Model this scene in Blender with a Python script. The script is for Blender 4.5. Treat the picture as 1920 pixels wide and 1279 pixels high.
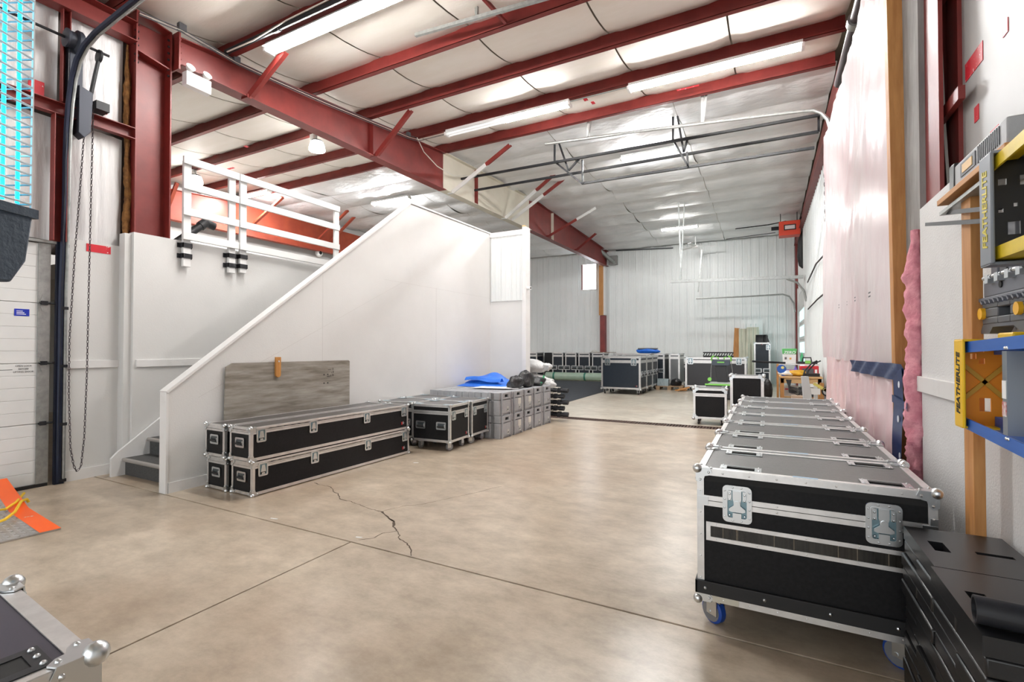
import bpy, bmesh, math, random
from mathutils import Vector, Matrix, Euler, noise
random.seed(7)
for o in list(bpy.data.objects): bpy.data.objects.remove(o)
SC = bpy.context.scene
COL = SC.collection
V = Vector
R = math.radians
# ------------------------------------------------------------------ camera
F_PX, YAW, PIT, CAM_H = 912.0, R(27.76), R(.85), 1.40
cam_d = bpy.data.cameras.new('camera'); cam = bpy.data.objects.new('camera', cam_d); COL.objects.link(cam)
cam_d.sensor_width = 36; cam_d.sensor_fit = 'HORIZONTAL'; cam_d.lens = F_PX / 1920 * 36; cam_d.clip_start = .05; cam_d.clip_end = 200
cam.location = (0, 0, CAM_H); cam.rotation_euler = (R(90) + PIT, 0, YAW)
SC.camera = cam
# ------------------------------------------------------------------ light
W = bpy.data.worlds.new('daylight'); SC.world = W; W.use_nodes = True
W.node_tree.nodes['Background'].inputs[0].default_value = (.93, .97, 1, 1)
W.node_tree.nodes['Background'].inputs[1].default_value = 1.75      # overcast daylight through the open dock side behind the camera
TUBE = 150.0
SC.view_settings.view_transform = 'Standard'; SC.view_settings.look = 'None'
SC.view_settings.exposure = 0.58; SC.view_settings.gamma = 1; SC.view_settings.use_curve_mapping = False
try:
    SC.cycles.use_denoising = True; SC.cycles.denoising_prefilter = 'NONE'
    SC.cycles.max_bounces = 8; SC.cycles.diffuse_bounces = 5; SC.cycles.sample_clamp_indirect = 6
except Exception: pass

# ------------------------------------------------------------------ pixel -> point on a known plane
_fw = V((-math.sin(YAW) * math.cos(PIT), math.cos(YAW) * math.cos(PIT), math.sin(PIT)))
_rt = V((math.cos(YAW), math.sin(YAW), 0)); _up = _rt.cross(_fw); _C = V((0, 0, CAM_H))
def px(u, v, x=None, y=None, z=None):
    d = _fw + _rt * ((u - 960) / F_PX) + _up * ((639.5 - v) / F_PX)
    if x is not None: t = x / d.x
    elif y is not None: t = y / d.y
    else: t = (z - CAM_H) / d.z
    return _C + d * t

# ------------------------------------------------------------------ mesh builder
class MB:
    def __init__(s): s.v = []; s.f = []; s.m = []; s.cur = 0
    def mat(s, i): s.cur = i; return s
    def face(s, *idx): s.f.append(idx); s.m.append(s.cur)
    def box(s, x0, x1, y0, y1, z0, z1, M=None):
        n = len(s.v)
        for z in (z0, z1):
            for x, y in ((x0, y0), (x1, y0), (x1, y1), (x0, y1)):
                p = V((x, y, z)); s.v.append(M @ p if M else p)
        for q in ((0, 3, 2, 1), (4, 5, 6, 7), (0, 1, 5, 4), (1, 2, 6, 5), (2, 3, 7, 6), (3, 0, 4, 7)): s.face(*[n + i for i in q])
        return s
    def bar(s, p, q, w, h, up=(0, 0, 1)):
        p, q = V(p), V(q); d = (q - p); L = d.length; d = d / L; up = V(up)
        if abs(d.dot(up)) > .98: up = V((0, 1, 0)) if abs(d.y) < .9 else V((1, 0, 0))
        sx = d.cross(up).normalized(); sz = sx.cross(d)
        M = Matrix.Translation(p) @ Matrix((sx, d, sz)).transposed().to_4x4()
        return s.box(-w / 2, w / 2, 0, L, -h / 2, h / 2, M)
    def tube(s, pts, r, n=8, closed=False, caps=True):
        pts = [V(p) for p in pts]; N = len(pts); rs = r if isinstance(r, (list, tuple)) else [r] * N
        base = len(s.v); prev = None
        for i, p in enumerate(pts):
            a = pts[(i - 1) % N] if (closed or i > 0) else pts[i]; b = pts[(i + 1) % N] if (closed or i < N - 1) else pts[i]
            t = (b - a).normalized()
            if prev is None:
                ref = V((0, 0, 1)) if abs(t.z) < .9 else V((1, 0, 0)); nx = t.cross(ref).normalized()
            else:
                nx = (prev - t * prev.dot(t)); nx = nx.normalized() if nx.length > 1e-6 else t.orthogonal().normalized()
            prev = nx; ny = t.cross(nx)
            for k in range(n):
                a_ = 2 * math.pi * k / n; s.v.append(p + (nx * math.cos(a_) + ny * math.sin(a_)) * rs[i])
        for i in range(N if closed else N - 1):
            j = (i + 1) % N
            for k in range(n):
                k2 = (k + 1) % n; s.face(base + i * n + k, base + i * n + k2, base + j * n + k2, base + j * n + k)
        if caps and not closed:
            s.face(*[base + k for k in range(n - 1, -1, -1)]); s.face(*[base + (N - 1) * n + k for k in range(n)])
        return s
    def cyl(s, p, q, r, n=16, r2=None): return s.tube([p, q], [r, r2 if r2 is not None else r], n)
    def lathe(s, prof, n=20, M=None):
        base = len(s.v); M = M or Matrix()
        for r, z in prof:
            for k in range(n):
                a = 2 * math.pi * k / n; s.v.append(M @ V((r * math.cos(a), r * math.sin(a), z)))
        for i in range(len(prof) - 1):
            for k in range(n):
                k2 = (k + 1) % n; s.face(base + i * n + k, base + i * n + k2, base + (i + 1) * n + k2, base + (i + 1) * n + k)
        if prof[0][0] > 1e-5: s.face(*[base + k for k in range(n - 1, -1, -1)])
        if prof[-1][0] > 1e-5: s.face(*[base + (len(prof) - 1) * n + k for k in range(n)])
        return s
    def ball(s, c, r, n=12, m=7, sx=1, sy=1, sz=1):
        pr = [(r * math.sin(math.pi * i / m) + (1e-5), -r * math.cos(math.pi * i / m)) for i in range(m + 1)]
        return s.lathe(pr, n, Matrix.Translation(V(c)) @ Matrix.Diagonal((sx, sy, sz, 1)))
    def prism(s, poly, ax, a, b, M=None):
        n = len(poly); base = len(s.v)
        for t in (a, b):
            for u, w in poly:
                p = V((t, u, w)) if ax == 'x' else V((u, t, w)) if ax == 'y' else V((u, w, t))
                s.v.append(M @ p if M else p)
        s.face(*[base + i for i in range(n - 1, -1, -1)]); s.face(*[base + n + i for i in range(n)])
        for i in range(n):
            j = (i + 1) % n; s.face(base + i, base + j, base + n + j, base + n + i)
        return s
    def grid(s, fn, nu, nv):
        base = len(s.v)
        for j in range(nv + 1):
            for i in range(nu + 1): s.v.append(V(fn(i / nu, j / nv)))
        for j in range(nv):
            for i in range(nu):
                a = base + j * (nu + 1) + i; s.face(a, a + 1, a + nu + 2, a + nu + 1)
        return s
    def holed(s, x0, x1, y0, y1, z0, z1, holes, M=None):       # flat plate in x,y with rectangular holes (hx0,hx1,hy0,hy1)
        xs = sorted({x0, x1, *[h[0] for h in holes], *[h[1] for h in holes]}); ys = sorted({y0, y1, *[h[2] for h in holes], *[h[3] for h in holes]})
        for i in range(len(xs) - 1):
            for j in range(len(ys) - 1):
                cx, cy = (xs[i] + xs[i + 1]) / 2, (ys[j] + ys[j + 1]) / 2
                if any(h[0] < cx < h[1] and h[2] < cy < h[3] for h in holes): continue
                s.box(xs[i], xs[i + 1], ys[j], ys[j + 1], z0, z1, M)
        return s
    def mesh(s, name, mats, smooth=35):
        me = bpy.data.meshes.new(name); me.from_pydata([tuple(p) for p in s.v], [], s.f)
        for m in (mats if isinstance(mats, (list, tuple)) else [mats]): me.materials.append(m)
        me.polygons.foreach_set('material_index', s.m)
        bm = bmesh.new(); bm.from_mesh(me); bmesh.ops.recalc_face_normals(bm, faces=bm.faces); bm.to_mesh(me); bm.free()
        if smooth:
            me.polygons.foreach_set('use_smooth', [True] * len(me.polygons)); me.set_sharp_from_angle(angle=R(smooth))
        me.update(); return me
    def obj(s, name, mats, parent=None, loc=None, rot=None, smooth=35, bevel=0):
        return place(name, s.mesh(name, mats, smooth), parent, loc, rot, bevel=bevel)
def place(name, me, parent=None, loc=None, rot=None, scale=None, bevel=0):
    o = bpy.data.objects.new(name, me); COL.objects.link(o)
    if parent: o.parent = parent
    if loc is not None: o.location = loc
    if rot is not None: o.rotation_euler = rot
    if scale is not None: o.scale = scale
    if bevel:
        b = o.modifiers.new('edge', 'BEVEL'); b.width = bevel; b.segments = 2; b.limit_method = 'ANGLE'; b.angle_limit = R(40)
    return o
def tag(o, label, cat=None, group=None, kind=None):
    o['label'] = label
    if cat: o['category'] = cat
    if group: o['group'] = group
    if kind: o['kind'] = kind
    return o
def thing(name, label, cat, loc=(0, 0, 0), rz=0, group=None, kind='thing'):
    o = bpy.data.objects.new(name, None); COL.objects.link(o); o.location = loc; o.rotation_euler = (0, 0, rz); o.empty_display_size = .1
    return tag(o, label, cat, group, kind)
def structure(o): o['kind'] = 'structure'; return o
def sgroup(name, loc=(0, 0, 0)):
    o = bpy.data.objects.new(name, None); COL.objects.link(o); o.location = loc; o.empty_display_size = .1; o['kind'] = 'structure'; return o
def text_mesh(s, size, mat, bold=.0, depth=.001, shear=0):
    cu = bpy.data.curves.new('lettering', 'FONT'); cu.body = s; cu.size = size; cu.extrude = depth; cu.offset = bold; cu.shear = shear
    cu.align_x = 'CENTER'; cu.align_y = 'CENTER'
    o = bpy.data.objects.new('lettering', cu); COL.objects.link(o)
    me = bpy.data.meshes.new_from_object(o.evaluated_get(bpy.context.evaluated_depsgraph_get()))
    bpy.data.objects.remove(o); bpy.data.curves.remove(cu); me.materials.clear(); me.materials.append(mat); return me
def rrect(w, h, r, n=4):
    out = []
    for cx, cy, a0 in ((w / 2 - r, h / 2 - r, 0), (-w / 2 + r, h / 2 - r, 90), (-w / 2 + r, -h / 2 + r, 180), (w / 2 - r, -h / 2 + r, 270)):
        for k in range(n + 1):
            a = R(a0 + 90 * k / n); out.append((cx + r * math.cos(a), cy + r * math.sin(a)))
    return out
def ring(mb, outer, inner, ax, a, b):                              # plate with one hole, both outlines of equal point count
    n = len(outer)
    P = lambda t, u, w: V((t, u, w)) if ax == 'x' else V((u, t, w)) if ax == 'y' else V((u, w, t))
    base = len(mb.v)
    for t in (a, b):
        for u, w in outer: mb.v.append(P(t, u, w))
        for u, w in inner: mb.v.append(P(t, u, w))
    for i in range(n):
        j = (i + 1) % n
        mb.face(base + i, base + j, base + n + j, base + n + i); mb.face(base + 2 * n + i, base + 3 * n + i, base + 3 * n + j, base + 2 * n + j)
        mb.face(base + i, base + 2 * n + i, base + 2 * n + j, base + j); mb.face(base + n + i, base + n + j, base + 3 * n + j, base + 3 * n + i)

# ------------------------------------------------------------------ materials
MATS = {}
def mat(name, col, rough=.5, metal=0, col2=None, scale=8, detail=4, bump=0, bscale=None, coat=0, stretch=(1, 1, 1), emit=None, estr=0, spec=.5, lo=.35, hi=.65, world=False, rvar=0, dist=.01):
    if name in MATS: return MATS[name]
    m = bpy.data.materials.new(name); m.use_nodes = True; nt = m.node_tree; b = nt.nodes['Principled BSDF']
    b.inputs['Base Color'].default_value = (*col, 1); b.inputs['Roughness'].default_value = rough; b.inputs['Metallic'].default_value = metal
    b.inputs['Coat Weight'].default_value = coat; b.inputs['Specular IOR Level'].default_value = spec
    if emit: b.inputs['Emission Color'].default_value = (*emit, 1); b.inputs['Emission Strength'].default_value = estr
    L = nt.links.new
    if col2 or bump or rvar:
        if world:
            src = nt.nodes.new('ShaderNodeNewGeometry').outputs['Position']
        else:
            src = nt.nodes.new('ShaderNodeTexCoord').outputs['Object']
        mp = nt.nodes.new('ShaderNodeMapping'); mp.inputs['Scale'].default_value = stretch; L(src, mp.inputs['Vector'])
        no = nt.nodes.new('ShaderNodeTexNoise'); no.inputs['Scale'].default_value = scale; no.inputs['Detail'].default_value = detail; no.inputs['Roughness'].default_value = .6
        L(mp.outputs[0], no.inputs['Vector'])
        if col2:
            cr = nt.nodes.new('ShaderNodeValToRGB'); cr.color_ramp.elements[0].position = lo; cr.color_ramp.elements[1].position = hi
            cr.color_ramp.elements[0].color = (*col, 1); cr.color_ramp.elements[1].color = (*col2, 1)
            L(no.outputs['Fac'], cr.inputs[0]); L(cr.outputs[0], b.inputs['Base Color'])
        if rvar:
            mr = nt.nodes.new('ShaderNodeMapRange'); mr.inputs[3].default_value = max(0, rough - rvar); mr.inputs[4].default_value = min(1, rough + rvar)
            L(no.outputs['Fac'], mr.inputs[0]); L(mr.outputs[0], b.inputs['Roughness'])
        if bump:
            n2 = no
            if bscale:
                n2 = nt.nodes.new('ShaderNodeTexNoise'); n2.inputs['Scale'].default_value = bscale; n2.inputs['Detail'].default_value = 5; L(mp.outputs[0], n2.inputs['Vector'])
            bu = nt.nodes.new('ShaderNodeBump'); bu.inputs['Strength'].default_value = bump; bu.inputs['Distance'].default_value = dist
            L(n2.outputs['Fac'], bu.inputs['Height']); L(bu.outputs[0], b.inputs['Normal'])
    if 0 < estr < 12: m.cycles.emission_sampling = 'NONE'
    MATS[name] = m; return m
WHITE = mat('white paint', (.70, .695, .68), .55, col2=(.665, .66, .645), scale=1.3, bump=.12, bscale=60, world=True)
DRYW = mat('white textured board', (.72, .72, .72), .6, col2=(.66, .66, .66), scale=2, bump=.35, bscale=90, world=True)
TRIMW = mat('white trim paint', (.75, .74, .73), .5, col2=(.66, .65, .63), scale=5, lo=.55, hi=.8)
SIDING = mat('white steel siding', (.78, .805, .80), .38, col2=(.73, .755, .75), scale=.8, world=True)
RED = mat('red oxide steel', (.215, .026, .021), .45, col2=(.16, .018, .015), scale=3, bump=.05, bscale=40)
REDO = mat('orange red painted steel', (.40, .07, .03), .45, col2=(.32, .05, .025), scale=3)
LINER = mat('cream roof liner', (.90, .865, .81), .55, col2=(.86, .82, .75), scale=1.2, bump=.15, bscale=14, world=True, stretch=(1, 4, 1))
BLANKET = mat('white vapour barrier', (.86, .86, .86), .5, col2=(.79, .80, .81), scale=1.6, bump=.5, bscale=4.5, world=True, stretch=(1, 1.8, 1), dist=.04)
WALLINS = mat('white wall insulation facing', (.76, .75, .74), .45, col2=(.66, .65, .66), scale=2, bump=.5, bscale=5, world=True, stretch=(1, 3, .5), dist=.03)
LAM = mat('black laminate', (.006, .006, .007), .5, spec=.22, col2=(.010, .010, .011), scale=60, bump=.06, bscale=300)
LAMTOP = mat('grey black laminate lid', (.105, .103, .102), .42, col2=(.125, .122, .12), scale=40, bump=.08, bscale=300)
ALU = mat('aluminium extrusion', (.78, .77, .76), .38, .9, col2=(.68, .67, .66), scale=14, stretch=(1, 1, 1))
ZINC = mat('zinc plated steel', (.66, .68, .69), .30, 1)
ZINCD = mat('blue zinc dish', (.20, .30, .34), .35, .9)
GALV = mat('galvanised steel', (.42, .43, .42), .45, .7, col2=(.32, .33, .32), scale=18)
BLACK = mat('black void', (.004, .004, .004), .7)
RUBBER = mat('black rubber', (.012, .012, .013), .55)
BLUEW = mat('blue wheel tread', (.01, .06, .33), .45)
GREYW = mat('grey wheel tread', (.16, .16, .17), .5)
BSTEEL = mat('black painted steel', (.012, .013, .016), .45, 0, spec=.3, col2=(.022, .022, .025), scale=10)
GPLAS = mat('grey moulded plastic', (.36, .365, .38), .5, col2=(.32, .325, .34), scale=14, bump=.08, bscale=160)
SLATE = mat('slate plastic body', (.15, .16, .19), .45)
GPLAS2 = mat('dark grey plastic', (.10, .105, .115), .5, col2=(.085, .09, .10), scale=10)
PINE = mat('pine lumber', (.56, .27, .085), .6, col2=(.42, .18, .05), scale=5, stretch=(6, 6, .6), bump=.1)
PINEY = mat('pine lumber lengthwise', (.56, .27, .085), .6, col2=(.44, .19, .055), scale=5, stretch=(6, .6, 6), bump=.1)
PALEW = mat('pale birch wood', (.66, .42, .20), .55, col2=(.56, .33, .14), scale=5, stretch=(.7, 6, 6))
CARPET = mat('charcoal stair carpet', (.10, .098, .096), .95, col2=(.05, .05, .05), scale=120, bump=.5, bscale=200)
NOSE = mat('taupe stair nosing', (.30, .28, .26), .6)
TUBEM = mat('lit fluorescent tube', (1, 1, 1), .4, emit=(1, .98, .95), estr=TUBE)
TUBEF = mat('bright lit fluorescent tube', (1, 1, 1), .4, emit=(.97, .99, 1), estr=TUBE * 2.2)
TUBEDIM = mat('faintly glowing unlit tube', (.88, .9, .9), .35, emit=(1, 1, 1), estr=.25)  # these tubes are off; a faint emission is added to lighten them
FIXW = mat('white enamel', (.85, .85, .84), .35)
REDTAPE = mat('red sheathing tape', (.62, .02, .035), .4, col2=(.85, .75, .75), scale=26, lo=.63, hi=.66)
BLUETAPE = mat('navy blue tape', (.006, .022, .10), .35, col2=(.01, .035, .14), scale=20)
PINK = mat('pink fibreglass', (.80, .36, .42), .95, col2=(.62, .22, .28), scale=14, bump=.8, bscale=40)
AMBER = mat('brown fibreglass', (.30, .14, .04), .95, col2=(.15, .065, .02), scale=14, bump=.8, bscale=40)
CABLE = mat('white cable', (.66, .64, .58), .5)
GLASS_DIRTY = mat('clear plastic window strip', (.03, .028, .024), .12, col2=(.012, .011, .01), scale=9, stretch=(6, 1, .3))
# ================================================================== SETTING
def floor_material(nm, c0, c1):
    m = bpy.data.materials.new(nm); m.use_nodes = True; nt = m.node_tree; b = nt.nodes['Principled BSDF']; L = nt.links.new
    g = nt.nodes.new('ShaderNodeNewGeometry')
    def noise(sc, det, rough=.6, st=(1, 1, 1)):
        mp = nt.nodes.new('ShaderNodeMapping'); mp.inputs['Scale'].default_value = st; L(g.outputs['Position'], mp.inputs[0])
        n = nt.nodes.new('ShaderNodeTexNoise'); n.inputs['Scale'].default_value = sc; n.inputs['Detail'].default_value = det; n.inputs['Roughness'].default_value = rough
        L(mp.outputs[0], n.inputs['Vector']); return n.outputs['Fac']
    def ramp(f, p0, c0, p1, c1):
        r = nt.nodes.new('ShaderNodeValToRGB'); r.color_ramp.elements[0].position = p0; r.color_ramp.elements[1].position = p1
        r.color_ramp.elements[0].color = (*c0, 1); r.color_ramp.elements[1].color = (*c1, 1); L(f, r.inputs[0]); return r.outputs[0]
    def mix(a, c, f, mode='MIX'):
        x = nt.nodes.new('ShaderNodeMixRGB'); x.blend_type = mode
        if isinstance(f, float): x.inputs[0].default_value = f
        else: L(f, x.inputs[0])
        L(a, x.inputs[1]); L(c, x.inputs[2]); return x.outputs[0]
    base = ramp(noise(.8, 6, .62), .32, c0, .68, c1)
    fine = ramp(noise(3.5, 8, .75, (1, 1.5, 1)), .36, (.66, .635, .60), .64, (1.12, 1.115, 1.11))
    c = mix(base, fine, .8, 'MULTIPLY')
    st = ramp(noise(.5, 4, .6), .50, (0, 0, 0), .80, (1, 1, 1))
    brown = nt.nodes.new('ShaderNodeRGB'); brown.outputs[0].default_value = (.33, .20, .115, 1)
    sf = nt.nodes.new('ShaderNodeMath'); sf.operation = 'MULTIPLY'; sf.inputs[1].default_value = .55; L(st, sf.inputs[0])
    c = mix(c, brown.outputs[0], sf.outputs[0])
    L(c, b.inputs['Base Color'])
    b.inputs['Roughness'].default_value = .28
    b.inputs['Specular IOR Level'].default_value = .55
    return m
FLOORM = floor_material('polished concrete', (.375, .305, .228), (.575, .49, .388))
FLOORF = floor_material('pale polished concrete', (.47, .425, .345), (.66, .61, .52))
floor = sgroup('floor')
G = .006
DR0, DR1 = 9.06, 9.36
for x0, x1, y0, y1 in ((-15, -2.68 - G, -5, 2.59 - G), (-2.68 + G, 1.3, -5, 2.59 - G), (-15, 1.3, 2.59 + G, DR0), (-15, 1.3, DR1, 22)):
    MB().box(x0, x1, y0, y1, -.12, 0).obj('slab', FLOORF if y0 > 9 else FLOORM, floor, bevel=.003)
MB().box(-15, 1.3, -5, 22, -.2, -.06).obj('slab_base', mat('joint dirt', (.03, .022, .015), .9), floor)
RUST = mat('rusty grate', (.085, .045, .03), .8, col2=(.04, .024, .02), scale=12)
dr = MB()
for i in range(110):
    x = -5.0 + i * .052; dr.box(x, x + .034, DR0 + .012, DR1 - .012, -.03, -.004)
dr.box(-15, 1.3, DR0, DR0 + .014, -.05, -.001).box(-15, 1.3, DR1 - .014, DR1, -.05, -.001)
o = dr.obj('drain_grate', RUST, floor); o['label'] = 'rusty slotted trench drain grate'
CRK = mat('crack', (.10, .075, .055), .95)
def crack(pts, w):
    P = []
    for i in range(len(pts) - 1):
        a, b_ = pts[i], pts[i + 1]; n = 4
        for k in range(n):
            t = k / n; P.append((a[0] + (b_[0] - a[0]) * t + random.uniform(-1.2, 1.2), a[1] + (b_[1] - a[1]) * t + random.uniform(-.6, .6)))
    P.append(pts[-1]); Q = [px(u, v, z=0) for u, v in P]; m = MB()
    for i, p in enumerate(Q):
        d = (Q[min(i + 1, len(Q) - 1)] - Q[max(i - 1, 0)]); n = V((-d.y, d.x, 0)).normalized() * w * 1.6 * random.uniform(.35, 1); m.v += [p + n + V((0, 0, .0006)), p - n + V((0, 0, .0006))]
    for i in range(len(Q) - 1): m.face(2 * i, 2 * i + 1, 2 * i + 3, 2 * i + 2)
    m.obj('crack', CRK, floor)
Z8 = lambda L: [(600 + a / 5.56, 840 + b / 5.56) for a, b in L]
crack(Z8([(-60, 365), (0, 385), (110, 405), (140, 455), (190, 480), (210, 535), (300, 555), (380, 580), (440, 605), (540, 640), (640, 665), (700, 715), (770, 770)]), .004)
crack(Z8([(650, 665), (700, 715), (770, 770), (765, 820), (800, 865)]), .007)
crack(Z8([(800, 865), (830, 910), (815, 940), (905, 995), (945, 1050), (950, 1125)]), .004)
crack(Z8([(800, 870), (650, 890), (560, 940), (400, 960)]), .003)
crack(Z8([(660, 660), (870, 605), (1040, 590), (1230, 555), (1420, 510), (1900, 400)]), .0022)
WH = mat('white litter', (.85, .85, .85), .6)
for u, v, l, a in ((514, 973, .07, .2), (673, 1008, .05, .3), (780, 868, .06, .4)):
    p = px(u, v, z=0); o = MB().box(-l / 2, l / 2, -.006, .006, .0005, .003).obj('paper_scrap', WH, None, p, (0, 0, a))
    tag(o, {514: 'white paper scrap on the floor joint near the long cases', 673: 'small white paper scrap where two floor joints meet', 780: 'white paper scrap on the concrete before the wheeled cases'}[u], 'litter', 'paper scraps on the floor')

# ---- roof: cream liner panels between purlins, white blanket beyond
def roof_z(y): return 5.31 + .1 * (y - 3.95) if y < 9.1 else 5.31 + .1 * 5.15
PUR = [.2, 1.5, 2.75, 4.0, 5.39, 6.61, 7.9, 9.02]
PH = .23
ceiling = sgroup('ceiling')
XS = [-14, -12.6, -11.1, -9.6, -8.1, -6.55, -5.05, -3.5, -1.95, -.45, .98]
for k in range(len(PUR) - 1):
    ya, yb = PUR[k], PUR[k + 1]
    for i in range(len(XS) - 1):
        xa, xb = XS[i] + .012, XS[i + 1] - .012
        def fn(u, v):
            y = ya + (yb - ya) * v; e = min(u, 1 - u) * (xb - xa)
            return (xa + (xb - xa) * u, y, roof_z(y) + PH - .015 - .075 * math.sin(math.pi * v) ** .7 + .03 * math.exp(-e / .05))
        MB().grid(fn, 8, 6).obj('liner_panel', LINER, ceiling, smooth=60)
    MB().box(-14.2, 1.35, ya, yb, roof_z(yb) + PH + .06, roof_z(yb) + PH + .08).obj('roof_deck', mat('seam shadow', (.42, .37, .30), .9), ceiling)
YB = [9.05, 10.25, 11.45, 12.65, 13.85, 15.1, 16.35, 17.6, 18.85, 20.1, 21.42]
def bz(y): return 5.80 + .10 * math.sin(math.pi * (y - 9) / 12.4) - .012 * max(0, y - 14)
for k in range(len(YB) - 1):
    for i in range(6):
        xa, xb = -14 + i * 2.5, -14 + (i + 1) * 2.5 - .01
        if i == 5: xb = .99
        ph = random.random() * 9
        def fn(u, v):
            y = YB[k] + (YB[k + 1] - YB[k]) * v; x = xa + (xb - xa) * u
            drop = .10 * math.sin(math.pi * v) ** .8 * (1 if k else .5)
            edge = .05 * math.exp(-abs(x + 6.3) / .35)
            return (x, y, bz(y) + .10 - drop + .016 * math.sin(5 * x + ph + 3 * v) * math.sin(math.pi * v) + .01 * math.sin(13 * x + 2 * ph) * math.sin(math.pi * v) + edge)
        MB().grid(fn, 24, 8).obj('blanket_panel', BLANKET, ceiling, smooth=60)
MB().box(-14.2, 1.35, 9.0, 21.6, 6.12, 6.16).box(-15, 1.35, -5, .2, 5.15, 5.2).obj('roof_deck', MATS['seam shadow'], ceiling)

# ---- red purlins
for k, y in enumerate(PUR):
    z = roof_z(y); m = MB().box(-14, .96, y - .004, y + .004, z, z + PH).box(-14, .96, y - .075, y, z, z + .006).box(-14, .96, y - .075, y - .069, z, z + .022).box(-14, .96, y, y + .07, z + PH - .006, z + PH)
    for x in range(-13, 1): m.box(x + .3, x + .315, y - .010, y, z + .05, z + .065)
    o = m.obj('steel_purlin', RED, None)
    if k > 1:
        tag(o, ['', '', 'red steel roof purlin meeting the top of the red corner column', 'red roof purlin carrying the long fluorescent light by the black gas pipe', 'red roof purlin beside the galvanised strut channel',
                'red roof purlin between the strut channel and the twin light rows', 'red roof purlin carrying the two rows of fluorescent lights', 'red roof purlin where the white blanket insulation starts'][k], 'beam', 'red roof purlins', 'thing')
    else: tag(o, 'red steel roof purlin high above the ladders' if k else 'red steel roof purlin above the open dock side', 'beam', 'red roof purlins', 'thing')

# ---- main rafter along the stair side
RX = -6.42
raf = thing('steel_rafter', 'deep red steel rafter over the stairs, running from the red column to the far wall', 'beam', (0, 0, 0))
bot = [(3.30, 4.86), (10.5, 4.95), (21.38, 5.08)]; top = [(3.30, 5.20), (9.05, 5.78), (13.5, 5.98), (21.38, 5.76)]
def zi(prof, y):
    for (a, za), (b_, zb) in zip(prof, prof[1:]):
        if y <= b_: return za + (zb - za) * (y - a) / (b_ - a)
    return prof[-1][1]
def rafter_piece(y0, y1, name, mt):
    ys = [y0] + [y for y in (10.5, 9.05, 13.5) if y0 < y < y1] + [y1]; ys.sort()
    m = MB().prism([(y, zi(bot, y)) for y in ys] + [(y, zi(top, y)) for y in reversed(ys)], 'x', RX - .006, RX + .006)
    for a, b_ in zip(ys, ys[1:]):
        for pr, s in ((bot, 1), (top, -1)):
            m.bar((RX, a, zi(pr, a) + s * .006), (RX, b_, zi(pr, b_) + s * .006), .2, .012)
    return m.obj(name, mt, raf)
rafter_piece(3.30, 8.87, 'near_span', RED)
CREAMP = mat('cream painted steel', (.70, .66, .56), .5, col2=(.64, .60, .50), scale=2)
rafter_piece(8.88, 13.3, 'wrapped_span', CREAMP)['label'] = 'cream coloured middle span of the rafter'
rafter_piece(13.31, 21.38, 'far_span', RED)
for y in (6.6, 10.2, 15.0): MB().box(RX - .1, RX + .1, y - .006, y + .006, zi(bot, y), zi(top, y)).obj('stiffener', RED if y != 15 else CREAMP, raf)
m = MB()
for y0 in (3.30,): m.box(RX - .11, RX + .11, y0, y0 + .02, 4.80, 5.26)
for i in range(5):
    for s in (-1, 1): m.cyl((RX + s * .08, 3.30, 4.86 + i * .08), (RX + s * .08, 3.34, 4.86 + i * .08), .012, 6)
m.obj('end_plate', RED, raf)
BR = [('red angle brace from rafter to purlin beside the long lit fixture', 465, 180, 530, 97, RED, 0), ('red angle brace between rafter and purlin near the high bay lamp', 704, 291, 768, 207, RED, 0),
      ('half white half red angle brace at the start of the cream rafter span', 848, 360, 955, 272, WHITE, 1), ('white and red brace, thicker of the crossing pair on the cream span', 948, 408, 1045, 321, WHITE, 1),
      ('white and red brace, thinner of the crossing pair on the cream span', 960, 412, 1060, 333, WHITE, 1), ('red brace with white tip on the far red rafter span', 1030, 442, 1117, 390, RED, 2), ('short red brace above the galvanised duct', 1082, 468, 1117, 438, RED, 0)]
for lab, u0, v0, u1, v1, mt, mode in BR:
    a = px(u0, v0, x=RX + .1); b_ = px(u1, v1, y=a.y); root = thing('rafter_brace', lab, 'brace', a, 0, 'rafter fly braces'); d = b_ - a
    def ang(p, q): return MB().bar(p, q, .085, .008, (0, 1, 0)).bar(p + V((.03, .035, .0)), q + V((.03, .035, .0)), .008, .07, (0, 1, 0))
    if mode == 0: ang(V((0, 0, 0)), d).obj('angle_bar', mt, root)
    else:
        c1, c2 = (WHITE, RED) if mode == 1 else (RED, WHITE)
        ang(V((0, 0, 0)), d * .6).obj('angle_bar', c1, root); ang(d * .6, d).obj('bar_tip', c2, root)
    MB().box(-.12, .02, -.02, .04, -.03, .02).obj('gusset', mt, root)

# ---- red column by the stairs
cx0, cx1, cy0, cy1 = -6.70, -6.42, 2.90, 3.28
col = thing('steel_column', 'tall red steel column standing behind the white landing wall', 'column', (0, 0, 0))
MB().box(cx0, cx1, cy0, cy0 + .016, 0, 5.30).obj('flange', RED, col); MB().box(cx0, cx1, cy1 - .016, cy1, 0, 5.24).obj('flange', RED, col)
MB().box((cx0 + cx1) / 2 - .006, (cx0 + cx1) / 2 + .006, cy0 + .016, cy1 - .016, 0, 5.24).obj('web', RED, col)
MB().bar((cx1 - .14, cy0 + .016, 4.86), (cx1 - .14, cy1 - .016, 4.80), .26, .014).obj('stiffener', RED, col)
MB().bar((cx1 - .14, cy0 + .0, 5.31), (cx1 - .14, cy1, 5.25), .28, .014).obj('cap_plate', RED, col)
bolt_me = MB().cyl((0, -.02, 0), (0, .02, 0), .013, 6).mesh('bolt', BSTEEL)
for z in (4.72, 4.80, 4.92, 5.0, 5.08, 5.16):
    for y in (cy0 + .016, cy1 - .016): place('bolt', bolt_me, col, (cx1 - .03, y, z))

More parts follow.
